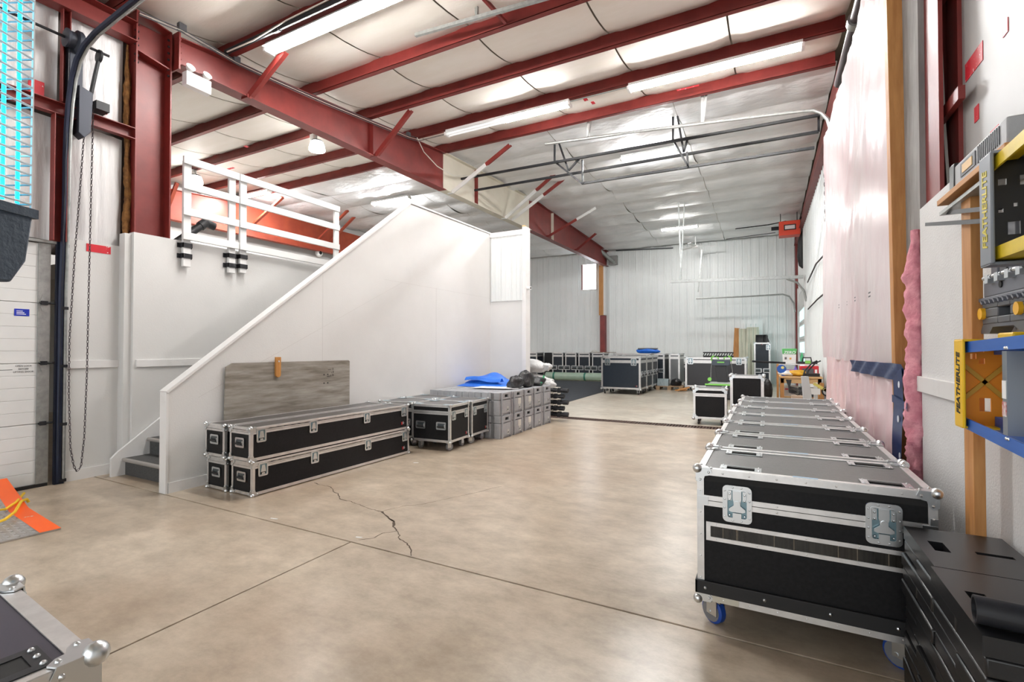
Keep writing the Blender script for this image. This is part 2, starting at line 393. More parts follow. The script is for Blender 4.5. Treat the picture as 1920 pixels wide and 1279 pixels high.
# ---- left: door wall
LX = -6.52
wl = sgroup('wall_left')
MB().box(LX - .1, LX, 2.33, 2.86, 0, 2.56).obj('lower_board', WHITE, wl)
MB().box(LX, -6.40, 2.80, 2.90, 0, 2.70).obj('corner_board', WHITE, wl)
MB().box(LX, LX + .02, 2.34, 2.8, 1.185, 1.27).obj('chair_rail', TRIMW, wl, bevel=.003)
MB().box(LX, LX + .015, 2.34, 2.8, 0, .11).obj('skirting', TRIMW, wl)
def ins(y0, y1, z0, z1, nm='insulation_panel', mt=WALLINS):
    def fn(u, v): return (LX - .07 + .05 * math.sin(math.pi * u) ** .6 * (.6 + .4 * math.sin(math.pi * v)) + .006 * math.sin(30 * u + 3 * v), y0 + (y1 - y0) * u, z0 + (z1 - z0) * v)
    return MB().grid(fn, 16, 14).obj(nm, mt, wl, smooth=60)
ins(2.36, 2.84, 2.55, 3.80); ins(2.36, 2.84, 3.95, 5.0); ins(.9, 2.26, 3.95, 4.95); ins(.9, 2.22, 2.52, 3.8)
MB().box(LX - .25, LX - .12, -3, 2.9, 2.4, 5.0).obj('outer_sheet', mat('dark wall cavity', (.12, .10, .09), .9), wl)
MB().box(-15, LX - .1, -4.2, -4.1, 0, 5.6).obj('outer_sheet', MATS['dark wall cavity'], wl)
MB().box(LX - .12, LX - .02, -5, 1.2, 0, 5.3).obj('outer_sheet', WHITE, wl)
for (u, v, w, h) in ((68, 165, .12, .16), (185, 205, .16, .05), (185, 467, .22, .085), (123, 290, .03, .2)):
    p = px(u, v, x=LX - .0); MB().box(LX - .012, LX - .006 + .01, p.y - w / 2, p.y + w / 2, p.z - h / 2, p.z + h / 2).obj('red_tape', REDTAPE, wl)
def fluff(y0, y1, z0, z1, mt, x, r, nm, par):
    m = MB(); n = int((z1 - z0) / .022); N = 16; s0 = len(nm) * 3.1
    for i in range(n + 1):
        z = z0 + (z1 - z0) * i / n; e = min(1, 8 * min(i, n - i) / n)
        cy = (y0 + y1) / 2 + .4 * (y1 - y0) * noise.noise(V((s0, 0, z * 2.2))); w = 1 + .55 * noise.noise(V((s0 + 5, 1, z * 3.5)))
        for k in range(N):
            a = 2 * math.pi * k / N; q = r * w * (.35 + .65 * e) * (1 + .55 * noise.noise(V((2.2 * math.cos(a) + s0, 2.2 * math.sin(a), z * 11))) + .3 * noise.noise(V((5 * math.cos(a), 5 * math.sin(a) + s0, z * 30))))
            m.v.append(V((x + q * math.cos(a) * .8, cy + q * math.sin(a), z)))
    for i in range(n):
        for k in range(N): k2 = (k + 1) % N; m.face(i * N + k, i * N + k2, (i + 1) * N + k2, (i + 1) * N + k)
    return m.obj(nm, mt, par, smooth=180)
fluff(2.83, 2.90, 2.6, 4.9, AMBER, LX + .0, .036, 'loose_fibreglass', wl)
for lab, a, b_, w, h in (('red steel girt across the wall above the overhead door', (LX + .02, -1, 3.87), (LX + .02, 2.9, 3.87), .1, .12), ('red steel eave beam running from the column over the overhead door', (LX + .02, -1, 5.0), (LX + .02, 2.9, 5.04), .2, .22),
                         ('red steel door jamb post above the overhead door corner', (LX + .02, 2.24, 2.50), (LX + .02, 2.24, 3.80), .12, .10), ('short red steel post between girt and eave beam', (LX + .02, 2.28, 3.95), (LX + .02, 2.28, 4.92), .08, .06)):
    root = thing('steel_girt' if 'girt' in lab or 'eave' in lab else 'steel_post', lab, 'beam', (0, 0, 0), 0, 'red wall framing')
    MB().bar(a, b_, .008, h, (0, 0, 1) if a[2] == b_[2] or h == .22 else (0, 1, 0)).obj('web', RED, root)
    up = V((0, 0, 1)) if h in (.12, .22) else V((0, 1, 0))
    for s in (-1, 1): MB().bar(V(a) + up * (h / 2 * s) + V((.04, 0, 0)), V(b_) + up * (h / 2 * s) + V((.04, 0, 0)), w * .8, .008, up).obj('flange', RED, root)
# overhead door
DOORM = mat('white door steel', (.78, .78, .77), .42, col2=(.73, .73, .72), scale=2, world=True)
door = sgroup('door_1')
dy1 = 2.20
for i in range(4):
    z0 = .03 + i * .61; m = MB(); n = 5
    for k in range(n):
        a = z0 + .606 * k / n; m.box(LX - .06, LX - .012, -2.0, dy1, a + .002, a + .606 / n - .003)
    m.box(LX - .06, LX - .016, -2.0, dy1, z0, z0 + .606); m.obj('section', DOORM, door, bevel=.002)
for i in range(4):
    z0 = .03 + i * .61; MB().box(LX - .012, LX + .004, dy1 - .09, dy1 + .005, z0 + .002, z0 + .606).obj('end_stile', GALV, door)
    if i:
        m = MB().prism([(-.012, .085), (.012, .085), (.032, .02), (.032, -.02), (.012, -.085), (-.012, -.085), (-.032, -.02), (-.032, .02)], 'x', LX + .004, LX + .009, Matrix.Translation((0, dy1 - .045, z0))).mat(1).cyl((LX + .018, dy1 - .08, z0), (LX + .018, dy1 + .10, z0), .010, 8).box(LX + .004, LX + .03, dy1 - .07, dy1 - .02, z0 - .02, z0 + .02)
        m.obj('hinge', [GALV, BSTEEL], door)
MB().box(LX - .01, LX + .03, 2.0, dy1 + .05, 2.475, 2.50).obj('top_bracket', GALV, door)
MB().box(LX - .05, LX + .01, -2, dy1, 0, .03).obj('bottom_seal', RUBBER, door)
p = px(41, 586, x=LX - .01); st = MB().box(LX - .0115, LX - .009, p.y - .055, p.y + .055, p.z - .035, p.z + .035).obj('sticker', mat('blue sticker', (.01, .03, .42), .4), door); st['label'] = 'small blue sticker with white lettering'
m = MB()
for k in range(3): m.box(LX - .009, LX - .0085, p.y - .04, p.y + .03 - .012 * k, p.z - .02 + .015 * k, p.z - .013 + .015 * k)
m.obj('print', mat('white print', (.8, .8, .85), .5), door)
INK = mat('black ink', (.02, .02, .02), .8)
for t, dz in (('OPEN LOCK', .030), ('BEFORE', 0), ('LIFTING DOOR', -.028)):
    p = px(44, 692, x=LX - .01); place('writing', text_mesh(t, .022, INK, 0, .0003), door, (LX - .0085, p.y, p.z + dz), (R(90), 0, R(90)))
m = MB(); p = px(10, 694, x=LX - .01); m.box(LX - .0115, LX - .0105, p.y - .12, p.y + .05, p.z - .002, p.z + .002); m.obj('writing', INK, door)
# door track and hardware
tr = thing('door_track', 'curved galvanised overhead door track rising from the floor beside the hand chain', 'track', (0, 0, 0))
tp = [(LX + .05, 2.31, .02), (LX + .05, 2.31, 2.0)]
tp += [tuple(px(u, v, y=2.31)) for u, v in ((129, 380), (130, 300), (132, 250), (136, 195), (142, 150), (151, 115), (165, 88), (185, 65), (215, 40), (268, -2), (420, -125))]
MB().tube(tp, .017, 8).obj('rail', GALV, tr)
MB().tube([(a + .0, b_ - .035, c) for a, b_, c in tp], .022, 6).obj('inner_rail', mat('blued steel', (.02, .026, .05), .35, .5), tr)
MB().box(LX, LX + .04, 2.24, 2.32, 0, 2.5).obj('track_angle', mat('blued steel', (.05, .06, .10), .35, .6), tr)
for z in (.02, .6, 1.2, 1.8, 2.45): MB().box(LX, LX + .07, 2.27, 2.33, z, z + .03).obj('bracket', BSTEEL, tr)
sh = thing('door_shaft', 'black door shaft with cable drum above the overhead door', 'shaft', (0, 0, 0))
a = px(55, 55, x=LX + .15); b_ = px(172, 103, x=LX + .15)
MB().cyl((LX + .15, 1.2, 4.60), (LX + .15, 2.62, 4.60), .014, 10).obj('shaft', BSTEEL, sh)
DR = mat('dark blue grey cast drum', (.035, .04, .055), .45, .3)
MB().lathe([(.05, 0), (.095, .005), (.095, .02), (.085, .03), (.085, .075), (.115, .09), (.115, .125), (.1, .14), (.03, .145)], 20, Matrix.Translation((LX + .15, 2.24, 4.60)) @ Matrix.Rotation(R(-90), 4, 'X')).obj('cable_drum', DR, sh)
MB().box(LX + .02, LX + .13, 2.29, 2.40, 4.02, 4.56).obj('bearing_bracket', DR, sh, bevel=.004)
MB().cyl((LX + .14, 2.28, 4.5), (LX + .08, 2.25, .3), .003, 5).obj('lift_cable', BSTEEL, sh)
ho = thing('chain_hoist', 'dark chain hoist sprocket housing mounted beside the door track', 'hoist', (0, 0, 0))
MB().prism([(-.02, 4.16), (.10, 4.12), (.085, 3.70), (.03, 3.62), (-.02, 3.66)], 'x', LX + .02, LX + .16, Matrix.Translation((0, 2.38, 0))).obj('housing', DR, ho, bevel=.004)
MB().box(LX + .02, LX + .18, 2.5, 2.62, 3.97, 4.06).obj('chain_guide', BSTEEL, ho)
MB().lathe([(.02, 0), (.07, 0), (.07, .02), (.02, .02)], 16, Matrix.Translation((LX + .15, 2.52, 4.55)) @ Matrix.Rotation(R(-90), 4, 'X')).obj('sprocket', BSTEEL, ho)
for s in (-1, 1): MB().bar((LX + .15 + s * .02, 2.53, 4.54), (LX + .1 + s * .02, 2.47, 4.05), .02, .02).obj('roller_chain', BSTEEL, ho)
def chain_path(m, pts, pitch=.032, r=.0035, hw=.009):
    acc = []; pts = [V(p) for p in pts]
    for a, b_ in zip(pts, pts[1:]):
        n = max(1, int((b_ - a).length / .004))
        acc += [a.lerp(b_, i / n) for i in range(n)]
    pos = acc[0]; k = 0; last = acc[0]
    for q in acc:
        if (q - last).length >= pitch:
            d = (q - last).normalized(); c = (q + last) / 2; sd = d.cross(V((0, 1, 0)) if k % 2 else V((1, .3, 0))).normalized(); L = pitch * .66
            m.tube([c + d * L * math.cos(t) + sd * hw * math.sin(t) for t in [i * math.pi / 4 for i in range(8)]], r, 4, closed=True); last = q; k += 1
    return m
STC = mat('dark steel chain', (.10, .085, .09), .4, .8)
c0 = V((LX + .12, 2.53, 4.0)); c1 = V((LX + .12, 2.60, 4.0))
A = [px(u, v, x=LX + .14) for u, v in ((161, 200), (152, 330), (140, 480), (130, 640), (129, 740), (132, 840), (138, 873), (145, 887))]
B_ = [px(u, v, x=LX + .14) for u, v in ((145, 887), (152, 873), (158, 820), (163, 700), (166, 560), (170, 400), (175, 195))]
o = chain_path(MB(), A + B_[1:]).obj('hand_chain', STC, None, smooth=60); tag(o, 'long hand chain loop hanging beside the overhead door track', 'chain')
# ---- landing wall, stairs, stair wall
wL = sgroup('wall_landing')
MB().box(-6.46, -6.36, 2.87, 6.6, 0, 2.72).obj('board', WHITE, wL); MB().box(-6.36, -6.34, 2.9, 6.0, 1.185, 1.27).obj('chair_rail', TRIMW, wL, bevel=.003)
MB().box(-14, -6.40, 3.3, 9.0, 2.45, 2.68).obj('deck', mat('mezzanine deck', (.6, .58, .54), .7), wL)
MB().box(-6.36, -5.23, 6.05, 9.0, 2.45, 2.68).obj('deck', MATS['mezzanine deck'], wL)
st = thing('staircase', 'carpeted grey stair flight rising between two white walls', 'stairs', (0, 0, 0))
for i in range(14):
    y0 = 2.78 + i * .24; z1 = .187 * (i + 1)
    if i < 13:
        MB().box(-6.31, -5.235, y0, y0 + .27, z1 - .02, z1).obj('tread', CARPET, st)
        MB().tube([(-6.31, y0 - .005, z1 - .018), (-5.235, y0 - .005, z1 - .018)], .021, 10).obj('nosing', NOSE, st)
    MB().box(-6.31, -5.235, y0 + .01, y0 + .03, z1 - .187, z1 - .02).obj('riser', CARPET, st)
MB().prism([(2.66, 0), (2.66, .20), (2.72, .26), (6.1, 2.88), (6.1, 2.4), (2.95, 0)], 'x', -6.345, -6.31).obj('skirt_board', TRIMW, st)
ws = sgroup('wall_stair')
SX = -5.13
MB().prism([(2.61, 0), (2.61, .96), (6.2, 3.74), (8.78, 3.78), (8.78, 0)], 'x', SX - .09, SX).obj('board', WHITE, ws)
a, b_ = V((SX - .045, 2.60, .975)), V((SX - .045, 6.2, 3.765)); MB().bar(a, b_, .125, .028).obj('cap', TRIMW, ws, bevel=.003)
MB().bar(b_, V((SX - .045, 8.8, 3.80)), .125, .028).obj('cap', TRIMW, ws, bevel=.003)
MB().box(SX - .10, SX + .012, 2.595, 2.615, 0, .975).obj('end_trim', TRIMW, ws)
MB().box(SX, SX + .014, 2.62, 8.78, 0, .10).obj('skirting', TRIMW, ws)
for y, z0, z1 in ((4.45, 0, 2.35), (6.9, 0, 2.45)): MB().box(SX, SX + .0012, y, y + .004, z0, z1).obj('panel_seam', mat('seam shade', (.6, .59, .57), .7), ws)
MB().box(SX, SX + .0012, 5.6, 8.78, 2.44, 2.444).obj('panel_seam', MATS['seam shade'], ws); MB().bar((SX + .0006, 2.9, .9), (SX + .0006, 6.0, 2.44), .0012, .004).obj('panel_seam', MATS['seam shade'], ws)
wr = sgroup('wall_return')
rx1 = -4.30
MB().box(SX, rx1, 8.78, 8.90, 0, 3.78).obj('board', WHITE, wr)
q0, q1 = px(921, 437, y=8.77), px(921, 566, y=8.77)
for i in range(3): 
    w = (rx1 - .07 - SX - .03) / 3; x0 = SX + .02 + i * w; m = MB().box(x0, x0 + w - .004, 8.762, 8.78, q1.z, 3.72)
    for k in range(3): m.box(x0 + w * (k + .3) / 3, x0 + w * (k + .45) / 3, 8.752, 8.762, q1.z, 3.72)
    m.obj('siding_panel', SIDING, wr)
MB().box(SX, rx1, 8.745, 8.78, 3.70, 3.80).obj('head_trim', TRIMW, wr); MB().box(rx1 - .06, rx1 + .02, 8.72, 8.92, 0, 3.84).obj('end_trim', TRIMW, wr)
MB().box(rx1 - .06, rx1 + .0, 8.72, 8.80, 3.84, 3.87).obj('top_block', PALEW, wr)
# weathered board with turn button
bd = thing('plywood_board', 'weathered grey plywood sheet leaning on the stair wall behind the long cases', 'board', (0, 0, 0))
PLY = mat('weathered grey plywood', (.17, .145, .115), .75, col2=(.40, .37, .325), scale=7, detail=9, stretch=(1, .35, 3), bump=.2, lo=.3, hi=.72)
yb0, yb1 = px(420, 720, x=SX + .05).y, px(657, 700, x=SX + .05).y
MB().prism([(yb0, .02), (yb0 + .03, 1.20), (yb0 + .10, 1.24), (yb1 - .02, 1.235), (yb1, 1.22), (yb1, .02)], 'x', SX + .018, SX + .036).obj('sheet', PLY, bd)
p = px(618, 702, x=SX + .036)
m = MB()
for dy, dz, w, h in ((.055, .07, .012, .03), (.06, .03, .016, .03), (.035, .022, .01, .02), (-.02, -.025, .05, .018), (.02, -.02, .02, .022), (.055, -.012, .022, .03), (-.005, .06, .05, .008)): m.box(SX + .036, SX + .0363, p.y + dy - w / 2, p.y + dy + w / 2, p.z + dz - h / 2, p.z + dz + h / 2)
m.obj('ink_smudge', mat('faded ink', (.10, .085, .07), .8), bd)['kind'] = 'stuff'
m = MB()
for dy, dz in ((-.06, 0), (0, .0), (-.06, -.11), (0, -.11)): m.cyl((SX + .030, p.y - .03 + dy, p.z - .0 + dz), (SX + .0366, p.y - .03 + dy, p.z + dz), .01, 8)
m.obj('hole', BLACK, bd)
p = px(522, 688, x=SX + .06); tb = thing('turn_button', 'wooden turn button screwed to the stair wall holding the plywood sheet', 'latch', (0, 0, 0))
MB().prism([(u + p.y, w + p.z) for u, w in [(-.032, .115), (.032, .115), (.032, -.09)] + [(.032 * math.cos(t), -.09 - .032 * math.sin(t)) for t in [math.pi * k / 8 for k in range(1, 8)]] + [(-.032, -.09)]], 'x', SX + .036, SX + .065).obj('block', mat('varnished wood', (.55, .25, .06), .45, col2=(.45, .19, .04), scale=6, stretch=(4, 4, .6)), tb, bevel=.002)
MB().cyl((SX + .06, p.y + .002, p.z + .065), (SX + .069, p.y + .002, p.z + .065), .011, 10).obj('screw', ZINC, tb)
# railing
ra = thing('guard_rail', 'white painted wooden guard rail panel strapped to the landing wall', 'railing', (0, 0, 0))
RW = mat('white rail paint', (.76, .76, .75), .5)
y0, yA, yB, y2 = px(342, 400, x=-6.34).y, px(432, 400, x=-6.34).y, px(453, 400, x=-6.34).y, px(627, 430, x=-6.34).y
ym = (yA + yB) / 2
for nm, y, zb, x in (('post', y0 + .035, 2.40, -6.315), ('post', yA, 2.40, -6.315), ('post', yB, 2.42, -6.315), ('post', y2, 2.66, -6.30)):
    MB().box(x - .02, x + .02, y - .045, y + .045, zb, 3.66 if y > y2 - .01 else 3.70).obj(nm, RW, ra, bevel=.003)
for zc, hh in ((3.70, .09), (3.39, .09), (3.07, .09), (2.77, .09)):
    MB().box(-6.29, -6.255, y0 - .03, ym - .006, zc - hh / 2, zc + hh / 2).obj('rail', RW, ra, bevel=.003)
    MB().box(-6.29, -6.255, ym + .006, y2 + .04, zc - hh / 2, zc + hh / 2).obj('rail', RW, ra, bevel=.003)
for bi, (y, z) in enumerate(((y0 + .035, 2.66), (y0 + .035, 2.53), (yA, 2.63), (yA, 2.50), (yB, 2.64), (yB, 2.51))):
    b3 = MB().box(-6.355, -6.348, y - .085, y + .085, z - .028, z + .028).box(-6.35, -6.282, y - .055, y - .048, z - .028, z + .028).box(-6.35, -6.282, y + .048, y + .055, z - .028, z + .028).box(-6.289, -6.282, y - .055, y + .055, z - .028, z + .028).obj('strap_bracket', BSTEEL, None)
    pn = ['the end post', 'the middle post', 'the post after the joint'][bi // 2]
    tag(b3, 'black strap bracket on %s of the guard rail, %s one' % (pn, 'upper' if bi % 2 == 0 else 'lower'), 'bracket', 'rail strap brackets', 'thing')
# ---- far wall
wf = sgroup('wall_far')
def sheet(w, h):
    m = MB().box(0, w, 0, .012, 0, h)
    for k in range(3):
        x = w * (k + .5) / 3; m.prism([(x - .03, 0), (x - .018, -.022), (x + .018, -.022), (x + .03, 0)], 'z', 0, h)
        for d in (-.09, .09): m.prism([(x + d - .012, 0), (x + d - .006, -.006), (x + d + .006, -.006), (x + d + .012, 0)], 'z', 0, h)
    return m.mesh('siding_panel', SIDING)
sA, sB = sheet(.895, 2.88), sheet(.895, 2.9)
WX = (-7.61, -6.92, 4.10, 5.25)
for i in range(17):
    x = 1.05 - .9 * (i + 1); place('siding_panel', sA, wf, (x, 21.42, 0)); place('siding_panel', sB, wf, (x, 21.425, 2.88))
MB().box(-14.3, 1.3, 21.47, 21.6, 0, 6.2).obj('backing', SIDING, wf)
win = sgroup('window_1')
MB().holed(WX[0] - .05, WX[1] + .05, WX[2] - .05, WX[3] + .05, 0, .05, [WX], Matrix(((1, 0, 0, 0), (0, 0, 1, 21.36), (0, 1, 0, 0), (0, 0, 0, 1)))).obj('window_frame', TRIMW, win)
MB().box(WX[0], WX[1], 21.385, 21.39, WX[2], WX[3]).obj('pane', mat('bright daylight pane', (.9, .95, 1), .2, emit=(.9, .95, 1), estr=5), win)
MB().box(WX[0], WX[0] + .06, 21.36, 21.385, WX[2], WX[3]).obj('mullion', RED, win)
fc = thing('steel_column', 'red column against the far wall with an orange lumber post on its upper half', 'column', (0, 0, 0))
MB().box(-6.66, -6.44, 21.12, 21.39, 0, 2.86).obj('steel_post', RED, fc)
MB().box(-6.70, -6.50, 21.1, 21.39, 2.88, 5.12).obj('lumber_post', PINE, fc); MB().box(-6.50, -6.42, 21.12, 21.39, 2.88, 5.12).obj('white_strip', TRIMW, fc)
wlf = sgroup('wall_beyond')
MB().box(-14.1, -13.9, -4, 21.6, 0, 4.6).obj('board', WHITE, wlf)
MB().box(-15, -14.0, -4, 21.6, 4.5, 6.4).obj('upper', WHITE, wlf)
b2 = thing('steel_rafter', 'orange red steel rafter beyond the mezzanine with its braces', 'beam', (0, 0, 0))
MB().prism([(2, 4.72), (21.3, 4.8), (21.3, 5.62), (9, 5.68), (2, 5.1)], 'x', -13.72, -13.70).obj('web', REDO, b2)
MB().bar((-13.71, 2, 4.72), (-13.71, 21.3, 4.8), .2, .014).obj('flange', REDO, b2); MB().bar((-13.71, 2, 5.1), (-13.71, 9, 5.68), .2, .014).obj('flange', REDO, b2)
for (u0, v0, u1, v1) in ((472, 423, 530, 370), (596, 450, 655, 392), (618, 455, 668, 403), (316, 385, 332, 343)):
    a = px(u0, v0, x=-13.6); b_ = px(u1, v1, y=a.y); MB().bar(a, b_, .08, .06).obj('brace', REDO, b2)
# ---- right wall
wr2 = sgroup('wall_right')
BX = .80
MB().box(BX, BX + .11, -4, 3.66, 0, 2.22).obj('board', DRYW, wr2)
MB().box(BX - .018, BX, -4, 3.69, 1.145, 1.235).obj('batten', TRIMW, wr2, bevel=.003)
FOAM = mat('white foam board', (.46, .455, .45), .45, col2=(.42, .415, .41), scale=1.5, world=True)
MB().box(.97, 1.0, -4, px(1797, 300, x=.97).y, 2.2, 6.0).obj('foam_board', FOAM, wr2)
MB().box(1.22, 1.27, -4, 21.6, 0, 6.4).obj('outer_sheet', MATS['dark wall cavity'], wr2)
for u0, u1, va, vb in ((1810, 1843, 122, 156), (1880, 1890, 45, 72), (1827, 1835, 203, 232), (1857, 1873, 248, 266)):
    a, b_, c = px(u0, va, x=.968), px(u0, vb, x=.968), px(u1, va, x=.968); MB().box(.9665, .9695, c.y, a.y, b_.z, a.z).obj('red_tape', REDTAPE, wr2)
yy = lambda u, x: px(u, 300, x=x).y
rp = thing('steel_column', 'red painted steel frame column with cross plates beside the white foam board', 'column', (0, 0, 0))
MB().box(.86, .88, yy(1766, .87), yy(1729, .87), 0, 6.0).obj('flange', RED, rp); MB().box(.88, 1.2, yy(1735, .87), yy(1729, .87), 0, 6).obj('web', RED, rp)
MB().box(.95, .99, yy(1798, .95), yy(1778, .95), 0, 6.0).obj('inner_flange', RED, rp)
for z in (2.72, 3.42): MB().box(.90, .93, yy(1798, .9), yy(1740, .9), z, z + .07).obj('cross_plate', RED, rp)
MB().tube([(.93, yy(1775, .93), 4.2), (.92, yy(1770, .93), 3.3), (.93, yy(1771, .93), 2.75), (.93, yy(1782, .93), 2.1)], .008, 6).obj('cable', CABLE, rp)
gp = MB().box(BX + .03, BX + .10, yy(1724, BX + .03), yy(1683, BX + .03), 0, 6).obj('weathered_post', mat('grey weathered wood', (.30, .29, .28), .8, col2=(.20, .19, .185), scale=4, stretch=(3, 3, .7), bump=.15), None)
tag(gp, 'grey weathered timber post between the red column and the orange stud', 'post')
lp = MB().bar((BX + .01, yy(1687, BX) , 0), (BX - .02, yy(1671, BX - .02), 6), .09, .10, (0, 1, 0)).obj('wall_stud', PINE, None, bevel=.003)
tag(lp, 'orange pine stud at the edge of the plastic wrapped insulation', 'lumber')
f = fluff(yy(1722, .80), yy(1708, .80), .05, 2.12, PINK, BX + .0, .07, 'insulation_edge', None); tag(f, 'ragged pink insulation edge sticking out beside the white board', 'insulation')
# plastic wrapped insulation
PLAST = mat('clear plastic over pink insulation', (.68, .52, .55), .30, col2=(.73, .66, .67), scale=1.1, detail=5, stretch=(1, 1, .6), bump=.55, bscale=4, coat=.2, world=True, lo=.3, hi=.7, dist=.03)
y_near = yy(1668, BX - .02)
def wrap(z0, z1f, amp, y1):
    def fn(u, v):
        y = y_near + (y1 - y_near) * u; z = z0 + (z1f(y) - z0) * v
        w = 1.6 * noise.noise(V((1.1 * y, .55 * z, .3))) + .7 * noise.noise(V((3.2 * y + .9 * z, 1.0 * z, 7))) + .35 * noise.noise(V((8 * y + 2.6 * z, 1.5 * z, 3)))
        return (BX - .02 + amp * w * min(1, 4 * u + .1), y, z)
    return fn
pi_ = thing('plastic_insulation', 'shiny clear plastic sheet over pink insulation covering the upper side wall', 'insulation', (0, 0, 0))
MB().grid(wrap(1.26, lambda y: px(1594, 92, x=BX - .02).z + .05 * math.sin(2.1 * y) + .03 * math.sin(5.3 * y), .034, 8.9), 110, 90).obj('plastic_sheet', PLAST, pi_, smooth=80)
m = MB(); gz = lambda u, v: px(u, v, x=BX - .062)
for u, v, w in ((1573, 572, .03), (1588, 566, .012), (1603, 558, .03), (1630, 549, .045)):
    p = gz(u, v)
    for k in (0, 1): m.box(BX - .0625, BX - .0618, p.y - w, p.y + w, p.z - .03 * k - .006, p.z - .03 * k + .006)
m.obj('printed_mark', mat('grey print', (.12, .12, .13), .6), pi_)
pk = thing('pink_insulation', 'bare pink fibreglass batts below the blue tape on the side wall', 'insulation', (0, 0, 0))
PINKB = mat('pink fibreglass batt', (.86, .67, .69), .5, col2=(.82, .56, .59), scale=2.5, bump=.6, bscale=9, world=True, stretch=(1, 1, .5), coat=.4)
ysb = [y_near, 5.1, 5.75, 6.4, 7.05, 7.7, 8.9]
for a, b_ in zip(ysb, ysb[1:]):
    def fn(u, v, a=a, b_=b_):
        y = a + (b_ - a) * u; return (BX + .0 - .03 * math.sin(math.pi * u) ** .5 + .012 * math.sin(9 * y + 5 * v), y, 1.28 * v)
    MB().grid(fn, 10, 16).obj('batt', PINKB, pk, smooth=80)
# blue tape
bt = thing('blue_tape', 'navy blue printed tape sealing the plastic sheet to the stud', 'tape', (0, 0, 0))
def tape(fn, nu, nv, nm): return MB().grid(fn, nu, nv).obj(nm, BLUETAPE, bt, smooth=60)
ya, yb = yy(1690, BX - .05), yy(1672, BX - .05)
tape(lambda u, v: (BX - .062 + .006 * math.sin(9 * v), ya + (yb - ya) * u + .02 * math.sin(7 * v), .25 + 1.02 * v), 3, 16, 'vertical_strip')
yc = yy(1592, BX - .05)
tape(lambda u, v: (BX - .055 + .012 * math.sin(25 * u + 4 * v), ya + (yc - ya) * u, 1.19 - .02 * u + .11 * v), 24, 4, 'horizontal_strip')
tape(lambda u, v: (BX - .064, ya - .14 + (yb - ya + .14) * u, 1.02 + .05 * v + .02 * u), 4, 2, 'torn_end')
m = MB()
for i, z in enumerate((.38, .55, .72, .95, 1.17)): m.cyl((BX - .0695, ya + .03 + .03 * (i % 2), z), (BX - .0715, ya + .03 + .03 * (i % 2), z), .022, 12)
m.obj('printed_dot', mat('white print dot', (.75, .78, .85), .4), bt)
# siding side wall beyond
sx = sheet(.895, 2.88)
for i in range(14):
    y = 8.9 + .9 * (i + 1)
    if 17.0 < y - .45 < 20.8: 
        place('siding_panel', sB, wr2, (1.03, y, 3.35), (0, 0, R(-90)), (1, 1, .75))
        continue
    place('siding_panel', sx, wr2, (1.03, y, 0), (0, 0, R(-90))); place('siding_panel', sB, wr2, (1.035, y, 2.88), (0, 0, R(-90)))
MB().box(1.08, 1.1, 8.9, 21.6, 0, 6).obj('backing', SIDING, wr2)
d2 = sgroup('door_2')
TEAL = mat('teal daylight window', (.35, .62, .62), .2, emit=(.5, .85, .85), estr=.9)
for i in range(6):
    z = .05 + i * .55; MB().box(1.03, 1.07, 17.1, 20.7, z, z + .54).obj('section', DOORM, d2)
    if i in (1, 2, 3, 4):
        for k in range(4): MB().box(1.022, 1.03, 17.3 + k * .85, 18.0 + k * .85, z + .1, z + .46).obj('pane', TEAL, d2)
MB().box(.97, 1.03, 16.95, 17.08, 0, 3.6).obj('jamb', TRIMW, d2); MB().box(.97, 1.03, 20.72, 20.85, 0, 3.6).obj('jamb', TRIMW, d2)
MB().box(.93, 1.05, 21.1, 21.38, 0, 5.6).obj('corner_post', RED, wr2)
# rafter at the right wall
rr = thing('steel_rafter', 'dark red rafter under the roof edge above the plastic wrapped wall', 'beam', (0, 0, 0))
MB().prism([(2.5, 5.0), (21.3, 5.3), (21.3, 5.75), (9.05, 5.80), (2.5, 5.2)], 'x', .99, 1.01).obj('web', RED, rr)
MB().bar((.98, 2.5, 5.0), (.98, 21.3, 5.3), .16, .012).obj('flange', RED, rr)
